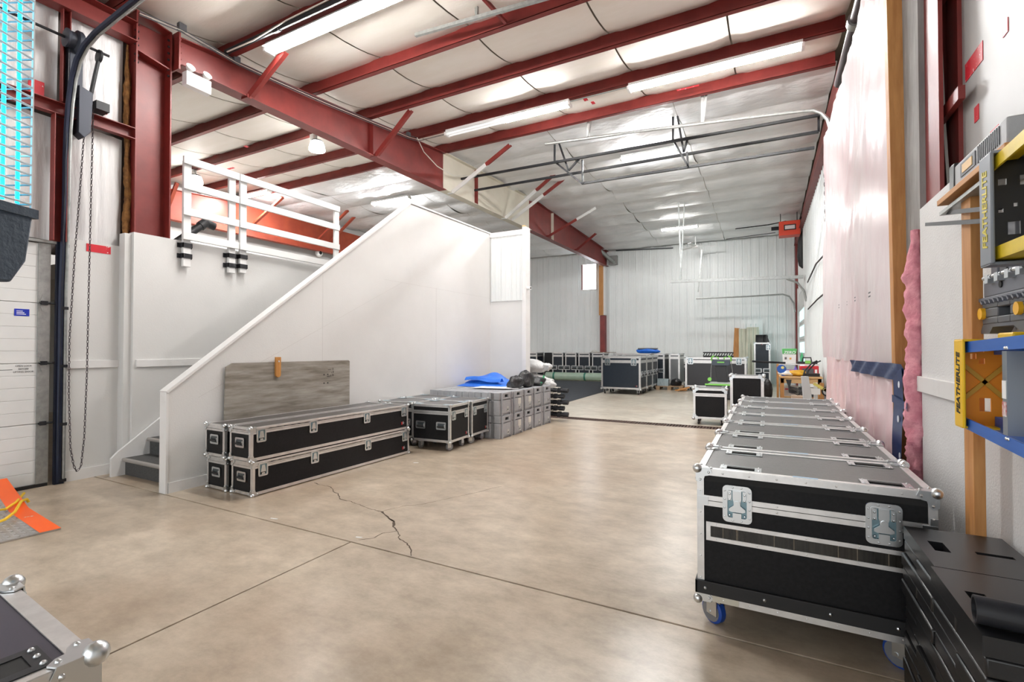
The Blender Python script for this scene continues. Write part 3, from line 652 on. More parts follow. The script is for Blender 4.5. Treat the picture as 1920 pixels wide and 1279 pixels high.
# ================================================================== FLIGHT CASES
TM = {}
def tmpl(key, fn):
    if key not in TM: TM[key] = fn()
    return TM[key]
def t_corner():
    m = MB().ball((0, 0, 0), .020, 14, 8)
    for ax in range(3):
        P = [(-.006, -.006), (.052, -.006), (.060, .012), (.046, .026), (.030, .030), (.026, .046), (.012, .060), (-.006, .052)]
        m.prism(P, 'xyz'[ax], -.0065, -.0035) if ax != 1 else m.prism(P, 'y', -.0065, -.0035)
        for a, b_ in ((.046, .012), (.012, .046)):
            c = [0, 0, 0]; c[ax] = -.0055; i, j = [k for k in range(3) if k != ax]; c[i] = a; c[j] = b_; m.ball(c, .006, 6, 4)
    return m.mesh('corner', ZINC, 50)
def t_latch():
    m = MB(); w, h = .094, .130
    ring(m, rrect(w, h, .016), rrect(w - .026, h - .028, .008), 'y', -.006, 0)
    m.mat(2).prism(rrect(w - .026, h - .028, .008), 'y', -.001, 0).mat(0)
    ring(m, rrect(w - .024, h - .026, .008), rrect(w - .032, h - .034, .007), 'y', -.0075, -.005)
    for k in range(4):
        for x in (-w / 2 + .007, w / 2 - .007): m.ball((x, -.006, -h / 2 + .02 + k * (h - .04) / 3), .0035, 6, 4)
    for x in (-.014, .014):
        for z in (-h / 2 + .007, h / 2 - .007): m.ball((x, -.006, z), .0035, 6, 4)
    m.prism([(-.014, .048), (.014, .048), (.014, .018), (.011, .008), (.011, -.004), (.026, -.016), (.026, -.024), (.018, -.027), (-.018, -.027), (-.026, -.024), (-.026, -.016), (-.011, -.004), (-.011, .008), (-.014, .018)], 'y', -.010, -.006)
    m.cyl((0, -.010, .004), (0, -.014, .004), .009, 12); m.box(-.014, .014, -.011, -.002, -.048, -.030)
    for x in (-.024, .024):
        m.box(x - .006, x + .006, -.006, 0, .012, .046)
        for z in (-.04, .015, .035): m.ball((x, -.006, z), .004, 6, 4)
    m.mat(1).box(-.016, .016, -.0016, -.001, -.056, -.047)
    return m.mesh('latch', [ZINC, BLACK, ZINCD])
def t_latch_small():
    m = MB(); ring(m, rrect(.10, .13, .014, 2), rrect(.072, .10, .006, 2), 'y', -.005, 0)
    m.mat(2).prism(rrect(.074, .102, .006, 2), 'y', -.001, 0).mat(0).prism([(-.015, .04), (.015, .04), (.026, -.024), (-.026, -.024)], 'y', -.008, -.002).box(-.015, .015, -.008, -.001, -.046, -.03)
    m.mat(1).box(-.026, .026, -.002, -.001, -.046, -.026)
    return m.mesh('latch', [ZINC, BLACK, ZINCD])
def t_handle():
    m = MB(); ring(m, rrect(.155, .105, .014, 2), rrect(.115, .068, .008, 2), 'y', -.005, 0)
    m.mat(1).prism(rrect(.117, .07, .008, 2), 'y', -.0012, 0).mat(0)
    for s in (-1, 1): m.box(s * .055 - .004, s * .055 + .004, -.014, -.001, -.022, .02)
    m.mat(2).tube([(-.055, -.014, -.012), (.055, -.014, -.012)], .012, 8)
    return m.mesh('handle', [ZINC, mat('dark zinc dish', (.12, .14, .15), .4, .8), RUBBER])
def t_caster():
    m = MB().box(-.045, .045, -.05, .05, .112, .120).cyl((0, 0, .10), (0, 0, .112), .03, 12).box(-.024, -.019, -.012, .036, .04, .102).box(.019, .024, -.012, .036, .04, .102).box(-.024, .024, -.012, .03, .098, .104)
    m.cyl((-.028, .022, .05), (.028, .022, .05), .007, 8); return m.mesh('caster', ZINC)
def t_wheel(tread):
    m = MB(); Mx = Matrix.Translation((-.017, .022, .05)) @ Matrix.Rotation(R(90), 4, 'Y')
    m.lathe([(.040, 0), (.050, .006), (.050, .028), (.040, .034)], 20, Mx).mat(1).lathe([(.012, -.001), (.041, -.001), (.041, .0345), (.012, .0345)], 16, Mx)
    return m.mesh('wheel', [tread, GREYW if tread != GREYW else mat('pale hub', (.3, .3, .3), .5)])
FACE = {'f': (0, 0, 0), 'r': (0, 0, R(90)), 'b': (0, 0, R(180)), 'l': (0, 0, R(-90)), 't': (R(-90), 0, 0)}
def fpos(f, w, d, z0, h, u, v):            # u across the face, v height above the case underside (or depth on top)
    if f == 'f': return (u, -d / 2 - .003, z0 + v)
    if f == 'b': return (-u, d / 2 + .003, z0 + v)
    if f == 'r': return (w / 2 + .003, u, z0 + v)
    if f == 'l': return (-w / 2 - .003, -u, z0 + v)
    return (u, v, z0 + h + .003)
def road_case(label, loc, rz, w, d, h, z0=.12, lid=None, ew=.026, latches=(), handles=(), casters=True, tread=None, group=None, lat='s', top=None, slots=(), logo=None, name='flight_case', csc=1.0, corner=1.0, rivets=0, hscale=1.0, lscale=1.0, side=None):
    t = thing(name, label, 'flight case', loc, rz, group)
    key = (w, d, h, z0, lid, ew, tuple(slots), rivets, top, side)
    def body():
        m = MB(); x, y = w / 2 - .003, d / 2 - .003
        if slots:
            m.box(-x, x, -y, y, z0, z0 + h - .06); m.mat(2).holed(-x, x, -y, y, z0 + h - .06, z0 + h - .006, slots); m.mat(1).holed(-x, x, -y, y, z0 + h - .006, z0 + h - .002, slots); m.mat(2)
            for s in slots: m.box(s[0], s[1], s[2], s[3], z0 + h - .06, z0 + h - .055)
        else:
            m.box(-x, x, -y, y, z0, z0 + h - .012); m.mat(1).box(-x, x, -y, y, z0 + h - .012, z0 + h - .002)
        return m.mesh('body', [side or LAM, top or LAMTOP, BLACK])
    def frame():
        m = MB(); T = .004; X, Y, Z0, Z1 = w / 2, d / 2, z0, z0 + h; i = .006
        for zz in (Z0, Z1):
            a, b_ = (zz - .001, zz + .003) if zz == Z1 else (zz - .003, zz + .001)
            for s in (-1, 1):
                m.box(-X, X, min(s * Y, s * (Y - ew)), max(s * Y, s * (Y - ew)), a, b_); m.box(min(s * X, s * (X - ew)), max(s * X, s * (X - ew)), -Y + ew, Y - ew, a, b_)
        bands = [(Z0, Z0 + ew), (Z1 - ew, Z1)]
        if lid: zl = Z1 - lid; bands += [(zl + .0015, zl + ew * .85), (zl - ew * .85, zl - .0015)]
        for za, zb in bands:
            for s in (-1, 1):
                m.box(-X, X, s * Y - (T if s > 0 else 0) + (.002 if s > 0 else -.002), s * Y + (T if s < 0 else 0) + (.002 if s > 0 else -.002), za, zb)
                m.box(s * X - (T if s > 0 else 0) + (.002 if s > 0 else -.002), s * X + (T if s < 0 else 0) + (.002 if s > 0 else -.002), -Y, Y, za, zb)
        for sx in (-1, 1):
            for sy in (-1, 1):
                m.box(min(sx * X, sx * (X - ew)), max(sx * X, sx * (X - ew)), sy * Y - .0025, sy * Y + .0025, Z0, Z1); m.box(sx * X - .0025, sx * X + .0025, min(sy * Y, sy * (Y - ew)), max(sy * Y, sy * (Y - ew)), Z0, Z1)
        if rivets:
            n = int(w / .11)
            for k in range(1, n):
                x = -X + w * k / n
                for zz in [Z1 - ew * .5, Z0 + ew * .5] + ([zl - ew * .45, zl + ew * .45] if lid and k % 3 == 0 else []): m.ball((x, -Y - .0035, zz), .0045, 6, 4)
            for k in range(1, 6):
                zz = Z0 + h * k / 6
                for s in (-1, 1): m.ball((s * (X - ew * .45), -Y - .0035, zz), .0045, 6, 4)
        return m.mesh('edge_frame', ALU)
    place('body', tmpl(('b',) + key, body), t); place('edge_frame', tmpl(('e',) + key, frame), t)
    cm = tmpl('corner', t_corner)
    for sx in (-1, 1):
        for sy in (-1, 1):
            for sz in (-1, 1):
                place('corner', cm, t, (sx * w / 2, sy * d / 2, z0 + (h if sz > 0 else 0)), None, (-sx * corner, -sy * corner, -sz * corner))
    for f, u, v in latches: place('latch', tmpl('latch', t_latch) if lat == 'b' else tmpl('latchs', t_latch_small), t, fpos(f, w, d, z0, h, u, v), FACE[f], (lscale,) * 3)
    for f, u, v in handles: place('handle', tmpl('handle', t_handle), t, fpos(f, w, d, z0, h, u, v), FACE[f], (hscale,) * 3)
    if casters:
        k = z0 / .12; tr_ = tread or RUBBER
        for sx in (-1, 1):
            for sy in (-1, 1):
                c = place('caster', tmpl('caster', t_caster), t, (sx * (w / 2 - .085), sy * (d / 2 - .085), 0), (0, 0, random.uniform(-.9, .9) if csc == 1 else (R(90) * 0 + csc - 1)), (k, k, k))
                place('wheel', tmpl(('wheel', tr_.name), lambda: t_wheel(tr_)), c)
    if logo:
        f, u, v = logo; m = MB(); s = .020
        m.bar((-s, 0, s), (.3 * s, 0, -s), .006, .002, (0, 1, 0)).bar((-s * .9, 0, -s * .8), (.2 * s, 0, s), .006, .002, (0, 1, 0)); m.mat(1).box(.35 * s, 1.5 * s, -.001, .001, -.5 * s, -.1 * s).box(.35 * s, 1.9 * s, -.001, .001, .1 * s, .3 * s).bar((.3 * s, 0, .4 * s), (1.2 * s, 0, s), .006, .002, (0, 1, 0))
        place('logo', tmpl('logo', lambda: m.mesh('logo', [mat('red logo print', (.55, .02, .02), .5), mat('grey logo print', (.5, .5, .5), .5)])), t, fpos(f, w, d, z0, h, u, v), FACE[f])
    return t
ORD = ['first', 'second', 'third', 'fourth', 'fifth', 'sixth', 'seventh']
# ---- the row of seven along the right wall
RY = [2.575 + .594 * k for k in range(8)]
slots_uv = [(-.335, -.21, -.232, -.160), (.245, .37, -.232, -.160), (-.335, -.21, .160, .232), (.245, .37, .160, .232)]
def slot_plates(q):
    m = MB()
    for a, b_, c, d in [q]:
        m.holed(a - .03, b_ + .03, c - .006, d + .006, 0, .0025, [(a, b_, c, d)])
        for x in (a - .018, b_ + .018):
            for y in (c + .003, d - .003): m.ball((x, y, .0025), .005, 6, 4)
    return m
for i in range(7):
    d = RY[i + 1] - RY[i] - .006; xc = .148 + (.0 if i < 5 else .03) + random.uniform(-.004, .004)
    lab = 'low grey lidded flight case, %s of the row from the black counterweights' % ORD[i]
    t = road_case(lab, (xc, (RY[i] + RY[i + 1]) / 2, 0), 0, .93, .548, .645, .155, .155, .030, latches=(('f', -.285, .492), ('f', .285, .492)) if i == 0 else (), tread=BLUEW, slots=tuple(slots_uv), lat='b', lscale=1.36, rivets=1 if i == 0 else 0, corner=1.15, group='low cases in the row along the side wall', csc=1.9)
    for q in slots_uv: place('slot_handle', tmpl(('sp', q), lambda: slot_plates(q).mesh('slot_handle', ZINC)), t, (0, 0, .801))
    o = MB().box(-.05, .05, -.262, -.246, .8035, .8045).obj('blue_label', mat('pale blue label', (.45, .65, .85), .5), t)
    # slide bolts at the seam corners
    for sx in (-1, 1): MB().box(sx * .465 - .022 * (sx > 0) - .002, sx * .465 + .022 * (sx < 0) + .002, -.279, -.273, .60, .695).box(sx * .465 - .05 * (sx > 0), sx * .465 + .05 * (sx < 0), -.2805, -.274, .625, .665).obj('seam_bracket', ZINC, t)
    if i == 0:
        Y = -.275
        m = MB().box(-.425, .425, Y - .006, Y, .452, .471).box(-.425, .425, Y - .006, Y, .524, .543).box(-.425, -.405, Y - .006, Y, .471, .524).box(.405, .425, Y - .006, Y, .471, .524)
        for x in (-.38, -.2, 0, .2, .38):
            for z in (.4615, .5335): m.ball((x, Y - .006, z), .004, 6, 4)
        m.obj('window_frame', ALU, t)
        m = MB().box(-.405, .405, Y - .003, Y, .471, .524); m.obj('window_strip', GLASS_DIRTY, t)
        m = MB()
        for x in (-.35, -.29, -.285, -.13, -.05, .12, .19, .30): m.box(x, x + .003, Y - .0035, Y, .471, .524)
        m.obj('strip_divider', mat('dull brass edge', (.16, .13, .09), .4), t)
        m = MB().box(-.477, .477, Y - .012, Y, .186, .25).box(-.477, -.465, Y - .012, .27, .186, .25).box(.465, .477, Y - .012, .27, .186, .25); m.obj('bumper_strip', RUBBER, t, bevel=.003)
        for x in (-.43, -.17, .09, .33): MB().ball((x, Y - .012, .218), .008, 8, 5).obj('bumper_bolt', ZINC, t)
        MB().box(-.40, -.28, Y - .005, Y, .155, .19).obj('caster_plate', mat('pale zinc', (.6, .58, .5), .35, .8), t)
# ---- stray case in the lower corner
a = px(180, 1225, z=.62); b_ = px(25, 1095, z=.62); dv = (a - b_); ang = math.atan2(dv.y, dv.x)
# near-right corner a, the edge runs from b_ (far) to a ; case width along that edge .70, depth .6 toward the camera side
ww = dv.length + .0; n = V((math.sin(ang), -math.cos(ang), 0)); ctr = (a + b_) / 2 + n * .30
t = road_case('black flight case with domed ball corners beside the dock plate', (ctr.x, ctr.y, 0), ang, ww, .60, .50, .12, None, .045, corner=1.5, casters=True, top=mat('violet black laminate', (.035, .030, .05), .4))
m = MB().holed(.185, .318, -.04, .228, .622, .626, [(.212, .290, .0, .193)])
m.obj('slot_handle', BSTEEL, t); MB().box(.212, .29, .0, .193, .6225, .6232).obj('slot_recess', BLACK, t)
m = MB()
for x, y in ((.205, .212), (.25, .212), (.298, .212)): m.ball((x, y, .626), .008, 8, 5)
m.obj('rivet', ZINC, t)
# ---- long cases
la = math.atan2(.05, 2.2)
LAMG = mat('long case lid laminate', (.075, .07, .066), .33, col2=(.06, .056, .054), scale=20)
for lv in (0, 1):
    for cidx, (xa, xb) in enumerate(((-4.63, -4.28), (-5.01, -4.67))):
        sh_ = (.0 if lv == 0 else -.02); xc = (xa + xb) / 2 + .025; yc = (2.92 + 5.12) / 2 + sh_ + (0 if cidx == 0 else -.01)
        lab = '%s long black flight case %s' % ('upper' if lv else 'lower', 'of the front stack, with four latches' if cidx == 0 else 'of the stack against the stair wall')
        # built with its long front facing local -y, then turned so that side faces the room
        lt = tuple(('f', u, .232) for u in (-.99, -.40, .36, 1.01)) if cidx == 0 else ()
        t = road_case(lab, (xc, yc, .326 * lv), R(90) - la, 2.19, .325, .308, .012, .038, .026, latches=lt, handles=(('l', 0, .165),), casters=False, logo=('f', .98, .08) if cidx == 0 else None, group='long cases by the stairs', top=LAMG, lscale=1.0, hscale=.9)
# ---- square wheeled cases
for k in range(4):
    i, j = k % 2, k // 2
    base = V((-3.80, 5.36, 0)); e1 = V((-.995, .10, 0)); e2 = V((-.035, 1, 0)); w, d = .618, .525
    c = base + e1 * (w / 2 + j * (w + .045)) + e2 * (d / 2 + i * (d + .045))
    lab = 'square black flight case on casters, ' + ['beside the end of the long cases', 'touching the front of the grey cases', 'behind the long cases at the stair wall', 'between the stair wall and grey cases'][k]
    t = road_case(lab, (c.x, c.y, 0), R(4), w, d, .50, .125, .105, .030, latches=(('r', -.17, .36), ('r', .17, .36)) if j == 0 else (), handles=(('f', -.16, .22), ('f', .17, .22)) if i == 0 else (), tread=GREYW, logo=('r', .18, .07) if j == 0 else None, group='square wheeled cases', hscale=1.0)
    m = MB()
    for x in (-.24, .24):
        for y in (-.2, .2): m.prism(rrect(.13, .10, .01, 2), 'z', .6285, .6305, Matrix.Translation((x, y, 0)))
    m.obj('caster_dish', mat('pale blue zinc', (.50, .62, .68), .3, .8), t)
# ---- grey moulded cases: five columns, two layers
def t_grey():
    W_, H_, X0, X1 = .385, .352, -1.33, 0
    ends, back = MB(), MB().box(-1.33, -1.18, -W_ / 2, W_ / 2, 0, .235).box(-1.33, -1.18, -W_ / 2, W_ / 2, .243, H_)
    for xa, xb in ((-.17, 0),):
        ends.box(xa, xb - (.0 if xb else .012), -W_ / 2, W_ / 2, .0, .235); ends.box(xa, xb - (.0 if xb else .012), -W_ / 2, W_ / 2, .243, H_)
    # raised end face with hand slot
    My = Matrix(((0, 0, 1, 0), (1, 0, 0, 0), (0, 1, 0, 0), (0, 0, 0, 1)))
    ends.holed(-.12, .12, .245, H_ - .004, -.014, .012, [(-.055, .055, .275, .32)], My)
    ends.box(-.012, .010, -.12, .12, .03, .235)
    for s in (-1, 1): ends.box(-.012, .014, s * .135 - .012, s * .135 + .012, .0, H_ - .01)
    a = ends.mesh('end_shell', GPLAS)
    body = MB().box(-1.175, -.185, -W_ / 2 + .008, W_ / 2 - .008, 0, .235).box(-1.175, -.185, -W_ / 2 + .008, W_ / 2 - .008, .243, H_ - .008)
    for k in range(9):
        x = -1.15 + k * .118; body.box(x, x + .10, -W_ / 2, W_ / 2, .25, H_ - .002); body.box(x, x + .10, -W_ / 2, W_ / 2, .01, .228)
    b_ = body.mesh('middle_shell', GPLAS)
    g = MB().box(-1.32, -.02, -W_ / 2 + .02, W_ / 2 - .02, .01, H_ - .012).box(-.0118, -.0105, -.055, .055, .275, .32).mesh('inner_core', BLACK)
    l = MB(); ring(l, rrect(.062, .072, .004, 1), rrect(.046, .056, .003, 1), 'x', .010, .016); l.box(.010, .0115, -.024, .024, -.028, .028).mat(1).box(.0115, .018, -.018, .018, -.024, .0)
    l.mat(0).tube([(.014, -.018, -.004), (.024, -.018, -.02), (.024, .018, -.02), (.014, .018, -.004)], .003, 5)
    lm = l.mesh('latch', [mat('pale latch steel', (.60, .60, .58), .35, .6), GPLAS2])
    return a, b_, g, lm, back.mesh('rear_shell', GPLAS)
ga, gb, gg, gl, gk = t_grey()
CARD = mat('cream label card', (.62, .60, .54), .6)
GYC = [6.73, 7.125, 7.52, 7.915, 8.30]
for lv in (0, 1):
    for i in range(5):
        lab = 'grey plastic case, %s layer, %s from the square cases%s' % ('upper' if lv else 'lower', ORD[i], ', with cream label card' if i in (1, 2) else '')
        t = thing('plastic_case', lab, 'plastic case', (-3.645 + random.uniform(-.008, .008), GYC[i], .356 * lv), 0, 'stacked grey plastic cases')
        place('end_shell', ga, t, bevel=.004); place('rear_shell', gk, t); place('middle_shell', gb, t); place('inner_core', gg, t)
        place('latch', gl, t, (0, .035, .09))
        if i in (1, 2): MB().box(.010, .013, -.01, .085, .13, .225).obj('label_card', CARD, t)
BLUET = mat('blue tarpaulin', (.012, .11, .55), .45, col2=(.015, .16, .66), scale=6, bump=.3, bscale=8)
def blob(name, c, sx, sy, sz, mt, lump=.18, seed=1, nu=20, nv=12, parent=None, flat=True, freq=3):
    rnd = random.Random(seed); ph = [rnd.uniform(0, 6.3) for _ in range(9)]
    m = MB(); base = 0
    for j in range(nv + 1):
        th = math.pi * j / nv
        for i in range(nu):
            a = 2 * math.pi * i / nu
            n = V((math.sin(th) * math.cos(a), math.sin(th) * math.sin(a), -math.cos(th)))
            k = 1 + lump * (math.sin(freq * a + ph[0] + 2 * th) * .5 + math.sin((freq + 2) * a + ph[1]) * .3 + math.sin(4 * th + ph[2] + a) * .4) * math.sin(th)
            z = n.z * sz * k
            if flat: z = max(z, -.75 * sz)
            m.v.append(V(c) + V((n.x * sx * k, n.y * sy * k, z + (.75 * sz if flat else 0))))
    for j in range(nv):
        for i in range(nu):
            i2 = (i + 1) % nu; m.face(j * nu + i, j * nu + i2, (j + 1) * nu + i2, (j + 1) * nu + i)
    return m.obj(name, mt, parent, smooth=70)
ZT = .712
tp_ = thing('blue_tarpaulin', 'folded blue tarpaulin lying on the grey plastic cases', 'tarpaulin', (-4.62, 7.80, ZT))
def drape(y0, y1, x0, x1, h, ph):
    def fn(u, v): return (x0 + (x1 - x0) * u, y0 + (y1 - y0) * v, h * (math.sin(math.pi * u) * math.sin(math.pi * v)) ** .4 * (1 + .15 * math.sin(9 * u + ph) + .1 * math.sin(11 * v + ph)))
    return fn
MB().grid(drape(-.42, .42, -.42, .55, .07, 0), 18, 16).obj('lower_fold', BLUET, tp_, smooth=70); MB().grid(drape(-.30, .40, -.36, .42, .20, 2), 18, 16).obj('upper_fold', BLUET, tp_, smooth=70)
MB().grid(lambda u, v: (-.30 + .75 * u, -.32 + .12 * v, .10 + .06 * math.sin(math.pi * v) + .02 * math.sin(6 * u)), 12, 6).obj('hem', BLUET, tp_, smooth=70)
BAG = mat('black bin bag', (.010, .010, .012), .28, col2=(.02, .02, .022), scale=8, bump=.9, bscale=14, dist=.03)
for k, (x, y, s, h, lab) in enumerate(((-3.86, 7.45, .14, .20, 'small knotted black bag on the grey cases beside the blue tarpaulin'), (-3.84, 7.78, .16, .27, 'tallest black bag on the grey cases, standing behind the knotted one'), (-3.84, 8.22, .19, .15, 'flat black bag with green ties on the last grey cases'))):
    t = thing('black_bag', lab, 'bag', (x, y, ZT), 0, 'black bags on the grey cases')
    blob('sack', (0, 0, 0), s, s * .9, h * .6, BAG, .3, 11 + k, parent=t)
    blob('knot', (.02, 0, h * .9), s * .35, s * .3, h * .22, BAG, .4, 5 + k, 10, 7, parent=t, flat=False)
    if k == 2:
        GT = mat('green tie', (.0, .45, .16), .4)
        for dx, dy, dz in ((.14, -.1, .04), (.12, .05, .16)): MB().prism([(-.03, -.02), (.02, -.03), (.04, .02), (-.01, .03)], 'x', -.004, .004, Matrix.Translation((dx + .03, dy, dz))).obj('green_tie', GT, t)
m = MB().grid(lambda u, v: (-4.5 + .75 * u, 7.02 + .45 * v + .1 * u, ZT + .006 + .012 * math.sin(5 * u) * math.sin(4 * v) + .01), 10, 6); o = m.obj('white_sheet', mat('white paper', (.82, .82, .82), .6), None, smooth=70); tag(o, 'thin white sheet lying on the grey plastic cases', 'sheet')
for k, (x, y) in enumerate(((-4.55, 6.82), (-4.42, 7.0))):
    o = MB().prism(rrect(.14, .07, .01, 2), 'z', ZT - .012, ZT - .0085, Matrix.Translation((x, y, 0))).obj('yellow_sticker', mat('yellow sticker', (.75, .45, .05), .5), None); tag(o, 'yellow sticker on top of the %s grey case' % ('nearest' if 0 else ['first', 'second'][k]), 'sticker', 'yellow stickers')
BAGW = mat('white woven plastic', (.74, .74, .73), .4, col2=(.60, .60, .60), scale=5, bump=.9, bscale=9, stretch=(1, 2, 1), dist=.03)
for k, (dz, r, lab) in enumerate(((.57, .15, 'lower white plastic wrapped bundle behind the grey cases'), (.872, .15, 'upper white plastic wrapped bundle behind the grey cases'))):
    t = thing('white_bundle', lab, 'bundle', (-4.62, 9.5, .0), 0, 'white bundles')
    blob('wrap', (0, 0, dz), .46, .19, .172, BAGW, .1, 30 + k, 22, 12, parent=t)
    blob('twisted_end', (.48, -.05, dz + .13), .11, .06, .08, BAGW, .6, 40 + k, 12, 8, parent=t, flat=False)
o = MB().box(-5.1, -3.95, 9.35, 9.75, 0, .565).obj('cardboard_box', mat('pale carton', (.5, .46, .40), .7), None); tag(o, 'pale carton under the white bundles behind the grey cases', 'box')
o = blob('white_bag', (-4.05, 9.42, .57), .11, .06, .09, BAGW, .3, 77); tag(o, 'small white bag beside the white bundles', 'bag')
# black pipes with end fittings
for r_ in range(5):
    for k in range(3):
        y = 8.66 + k * .075; z = .13 + r_ * .115; xe = -3.52 + [0.10, -.02, .05][k] + (.05 if r_ % 2 == 0 else -.03)
        m = MB().cyl((-5.0, y, z), (xe, y, z), .028, 10).cyl((xe - .09, y, z), (xe + .01, y, z), .036, 10).box(xe - .2, xe - .14, y - .03, y + .03, z - .04, z + .04)
        o = m.obj('black_pole', BSTEEL, None); tag(o, 'black metal pole, %s tier from the floor, %s' % (ORD[r_], ['touching the grey cases', 'in the middle of its tier', 'on the drain side of its tier'][k]), 'pole', 'stacked black poles')
for y in (8.63, ):
    o = MB().box(-4.9, -4.8, 8.6, 8.85, 0, .10).box(-3.9, -3.8, 8.6, 8.85, 0, .10).obj('pole_rack', BSTEEL, None); tag(o, 'black base rails under the stack of black poles', 'rack')
# ================================================================== FAR FLOOR
o = MB().prism([(-4.55, 9.55), (-4.70, 15.9), (-6.2, 19.75), (-9.6, 19.6), (-9.6, 9.4)], 'z', .0, .006).obj('carpet', mat('black felt carpet', (.018, .022, .030), .85, col2=(.03, .036, .045), scale=6, bump=.2, bscale=80, world=True), None); tag(o, 'black felt carpet spread over the concrete beyond the grey cases', 'carpet')
gt = thing('carpet_tube', 'long pale green plastic wrapped roll lying before the far row of cases', 'roll', (0, 0, 0))
GREENT = mat('pale green wrap', (.36, .46, .36), .35, col2=(.30, .40, .31), scale=4)
MB().cyl((-8.75, 19.9, .175), (-5.4, 20.05, .175), .17, 20).obj('roll', GREENT, gt)
for x in (-8.35, -6.95): MB().cyl((x - .04, 19.9 + (x + 8.75) * .045, .175), (x + .04, 19.9 + (x + 8.75) * .045, .175), .174, 20).obj('green_band', mat('dark green band', (.02, .15, .10), .5), gt)
TALL = dict(z0=.12, lid=.14, ew=.05, corner=1.3, hscale=1.9, lscale=2.2)
NAVY = mat('navy black laminate', (.006, .011, .020), .4, col2=(.009, .016, .026), scale=20)
# row at the far wall
for i, x in enumerate((-9.62, -8.34, -7.72, -7.10, -6.48)):
    labs = ['tall black flight case at the far wall behind the white bundles', 'tall case at the far wall, first one behind the green roll', 'tall case at the far wall, second one behind the green roll', 'tall case at the far wall, third one behind the green roll', 'tall case at the far wall with plywood on its lid']
    road_case(labs[i], (x, 20.6, 0), 0, .52, .72, 1.08, handles=(('f', -.17, .42), ('f', .17, .42)), casters=True, side=NAVY, group='tall cases along the far wall', **TALL)
o = MB().box(-9.28, -8.66, 20.9, 21.3, 0, 1.19).obj('dark_cabinet', mat('matt black cabinet', (.006, .006, .007), .6), None); tag(o, 'matt black cabinet between the tall cases at the far wall', 'cabinet')
o = MB().box(-6.9, -5.9, 20.4, 21.05, 1.206, 1.225).obj('plywood_offcut', mat('brown plywood', (.26, .19, .13), .7), None); tag(o, 'brown plywood offcut lying on the tall far wall cases', 'plywood')
o = MB().tube([(-6.75 + .12 * math.cos(t), 20.6 + .12 * math.sin(t), 1.24 + .05 * abs(math.sin(t))) for t in [k * .5 for k in range(13)]], .012, 6).obj('cable_coil', CABLE, None); tag(o, 'small loop of cable on the plywood offcut', 'cable')
# big wheeled cases in the middle
for i in range(3):
    lab = ['wide tall black flight case with two latches, first of the three before the black carpet', 'wide tall black flight case, second of the three before the black carpet', 'wide tall black flight case, third of the three before the black carpet'][i]
    road_case(lab, (-3.96, 14.98 + i * .87, 0), 0, 1.20, .80, .98, .165, .15, .05, latches=(('f', -.40, .82), ('f', .40, .82)) if i == 0 else (), handles=(('r', -.2, .45), ('r', .2, .45)), group='wide cases in the middle', corner=1.6, hscale=1.7, lscale=1.7, side=NAVY, logo=('f', .48, .10) if i == 0 else None)
for i, (x, y, w, d, lab) in enumerate(((-4.38, 18.05, 1.36, .75, 'long tall case behind the three wide cases, topped by a blue tarpaulin'), (-3.40, 18.0, .40, .9, 'narrow tall case beside the long one, handles on its side'), (-2.93, 18.35, .38, .95, 'dull grey sided tall case closest to the pallet'))):
    road_case(lab, (x, y, 0), 0, w - .02, d, 1.08, handles=(('f', -.08, .5), ('f', .08, .5)) if i == 1 else (), group='tall cases behind the wide ones', side=mat('grey laminate', (.16, .17, .175), .4) if i == 2 else NAVY, **{**TALL, 'hscale': 1.3})
t = thing('blue_tarpaulin', 'rolled blue tarpaulin lying on the tall case by the far wall', 'tarpaulin', (-3.85, 18.0, 1.215)); blob('roll', (0, 0, 0), .42, .2, .11, BLUET, .2, 3, parent=t); MB().box(-.36, .30, -.14, .14, .15, .19).obj('flat_plate', GPLAS2, t)
# pallet and its load
pa = thing('pallet', 'worn wooden pallet lying on the concrete by the tall cases', 'pallet', (-2.96, 17.25, 0), R(4))
WORN = mat('worn pallet wood', (.38, .26, .16), .8, col2=(.28, .18, .10), scale=6)
for i in range(6): MB().box(-.44, .44, -.4 + i * .137, -.4 + i * .137 + .1, .105, .125).obj('plank', WORN, pa)
for y in (-.36, 0, .33):
    for x in (-.37, 0, .37): MB().box(x - .06, x + .06, y - .04, y + .06, 0, .105).obj('block', WORN, pa)
o = MB().box(-3.34, -2.98, 16.95, 17.2, .127, .36).obj('steel_box', mat('blue grey tin', (.42, .50, .52), .4, .4, col2=(.26, .32, .34), scale=7, stretch=(8, 1, 1)), None); tag(o, 'pale ribbed metal box on the pallet', 'box')
o = blob('dark_sack', (-2.76, 17.25, .127), .18, .16, .14, BAG, .3, 51); tag(o, 'crumpled dark sack on the pallet', 'sack')
o = MB().bar((-2.62, 16.55, .03), (-2.25, 16.6, .14), .09, .05).bar((-2.7, 16.7, .02), (-2.35, 16.6, .04), .09, .04).obj('timber_offcut', PINE, None); tag(o, 'orange timber offcuts on the floor beside the pallet', 'offcut')
road_case('small black flight case standing beside the widest case', (-3.02, 19.45, 0), 0, .18, .5, .78, side=NAVY, group='small cases beside the widest case', **{**TALL, 'z0': .10})
road_case('narrow black flight case tucked behind the widest case', (-2.68, 19.35, 0), 0, .38, .5, .76, side=NAVY, group='small cases beside the widest case', **{**TALL, 'z0': .10})
road_case('very wide black flight case behind the green machine', (-1.52, 17.35, 0), 0, 1.84, .75, .98, .12, .14, .06, latches=(('f', -.75, .86), ('f', .70, .86)), group='wide cases in the middle', corner=1.7, lscale=1.7, side=mat('charcoal laminate', (.028, .028, .032), .45))
cr_ = thing('cable_ramp', 'black perforated rubber ramp lying on the very wide case', 'ramp', (-1.45, 17.35, 1.105))
m = MB().box(-.45, .45, -.2, .2, 0, .05).box(-.45, .45, -.2, .2, .13, .17)
